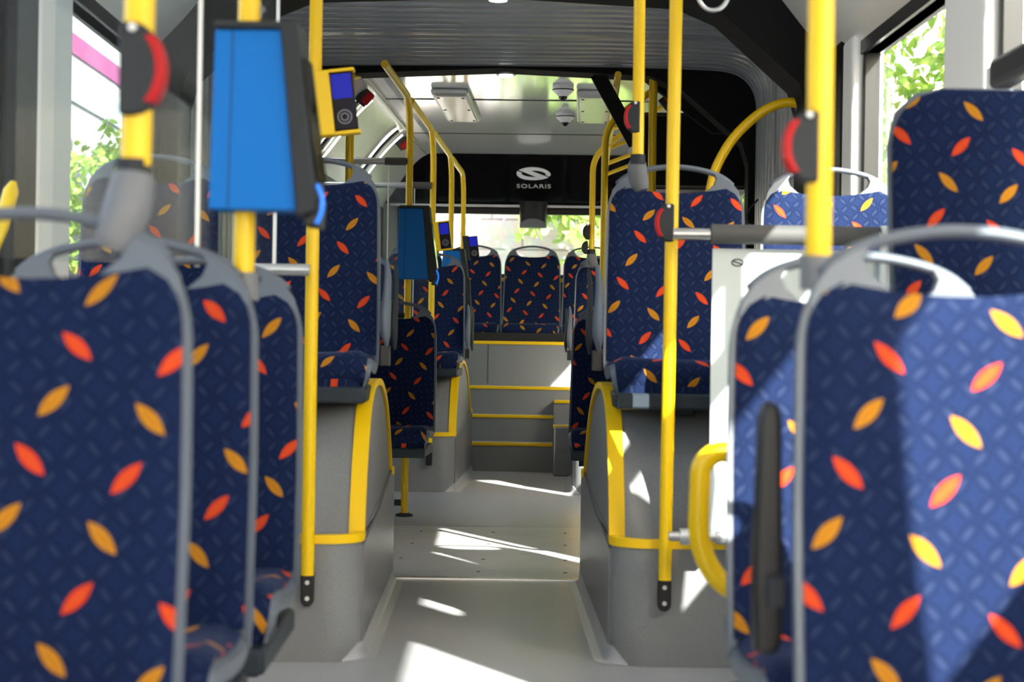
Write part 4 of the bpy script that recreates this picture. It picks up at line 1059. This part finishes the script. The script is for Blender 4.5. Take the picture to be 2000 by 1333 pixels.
def tree(label, loc, h, blobs, nleaf, mat, ls, seed, name='leafy_tree', droop=0.3):
    rnd = random.Random(seed)
    t = thing(name, label, 'tree', loc); tr = MB()
    tr.tube(catmull([(0, 0, 0), (0.05, 0.02, h * .3), (-0.04, 0.05, h * .6), (0.03, 0, h * .8)], 4), [0.16 * (1 - 0.6 * i / 12) for i in range(13)], 10)
    for (bx_, by_, bz_, r_) in blobs:
        tr.tube(catmull([(0, 0, h * 0.35), (bx_ * .4, by_ * .4, (h * 0.35 + bz_) / 2 + .2), (bx_, by_, bz_)], 4), [0.05 * (1 - 0.8 * i / 8) for i in range(9)], 7)
    tr.build('trunk', 'bark', t)
    lf_ = MB()
    # twigs carrying leaf sprays
    nt = nleaf // 9
    for _ in range(nt):
        bx_, by_, bz_, r_ = rnd.choice(blobs)
        d = Vector((rnd.gauss(0, 1), rnd.gauss(0, 1), rnd.gauss(0, .8))).normalized() * r_ * rnd.random() ** 0.45
        c = Vector((bx_, by_, bz_)) + d
        ax = Vector((rnd.gauss(0, 1), rnd.gauss(0, 1), rnd.gauss(-0.4, .5))).normalized()
        for k in range(9):
            q = c + ax * (k * ls * 0.38); sd_ = Vector((rnd.gauss(0, 1), rnd.gauss(0, 1), rnd.gauss(-droop * 2, .5))).normalized()
            ld = (ax * 0.5 + sd_).normalized() * ls * rnd.uniform(.7, 1.2); wv = ld.cross(Vector((rnd.gauss(0, 1), rnd.gauss(0, 1), rnd.gauss(0, 1)))).normalized() * ls * 0.22
            up = wv.cross(ld).normalized() * ls * 0.06
            lf_.add([q, q + ld * .35 + wv + up, q + ld * .35 - wv + up, q + ld * .75 + wv * .7, q + ld * .75 - wv * .7, q + ld - up * 2], [(0, 1, 3, 4, 2), (3, 5, 4)])
    me = bpy.data.meshes.new('foliage'); me.from_pydata(lf_.v, [], lf_.f); me.materials.append(MT[mat]); link('foliage', me, t)
    return t
tree('green walnut tree close outside the right front window', (4.3, 15.2, -0.6), 3.6,
     [(-0.7, -1.5, 2.6, .9), (0.1, -2.2, 3.3, .9), (0.9, -1.0, 3.4, 1.0), (-0.5, 0.3, 3.6, .9), (0.6, -3.2, 2.4, .8), (0, -0.8, 4.4, .9), (1.3, -2.8, 3.7, .8)], 6500, 'leaf1', 0.15, 3)
tree('second green tree farther forward outside the right windows', (4.6, 9.8, -0.6), 3.6,
     [(-0.6, -0.8, 2.7, .9), (0.5, -1.2, 3.6, 1.0), (0.8, 0.6, 3.0, .9), (-0.3, 0.5, 3.8, .8)], 3500, 'leaf1', 0.14, 5)
tree('bright green bush with long leaves behind the rear window', (1.9, 17.0, -0.6), 1.7,
     [(-0.7, 0, 1.6, .7), (0.1, .1, 2.1, .75), (0.9, 0, 1.8, .8), (0.4, .2, 2.9, .7), (-0.5, .2, 2.5, .5), (1.4, .1, 2.7, .7), (-1.2, 0.3, 1.5, .5), (-1.1, 0.5, 3.2, .35)], 6500, 'leaf2', 0.19, 11, 'leafy_bush', 0.6)
tree('hazy green tree outside the left windows', (-4.35, 21.5, -0.6), 3.6,
     [(-0.3, -0.8, 3.0, .7), (0.1, 1.2, 3.6, .8), (0.3, 0.6, 2.6, .7), (0, 2.6, 3.2, .7)], 2500, 'leaf1', 0.16, 8)
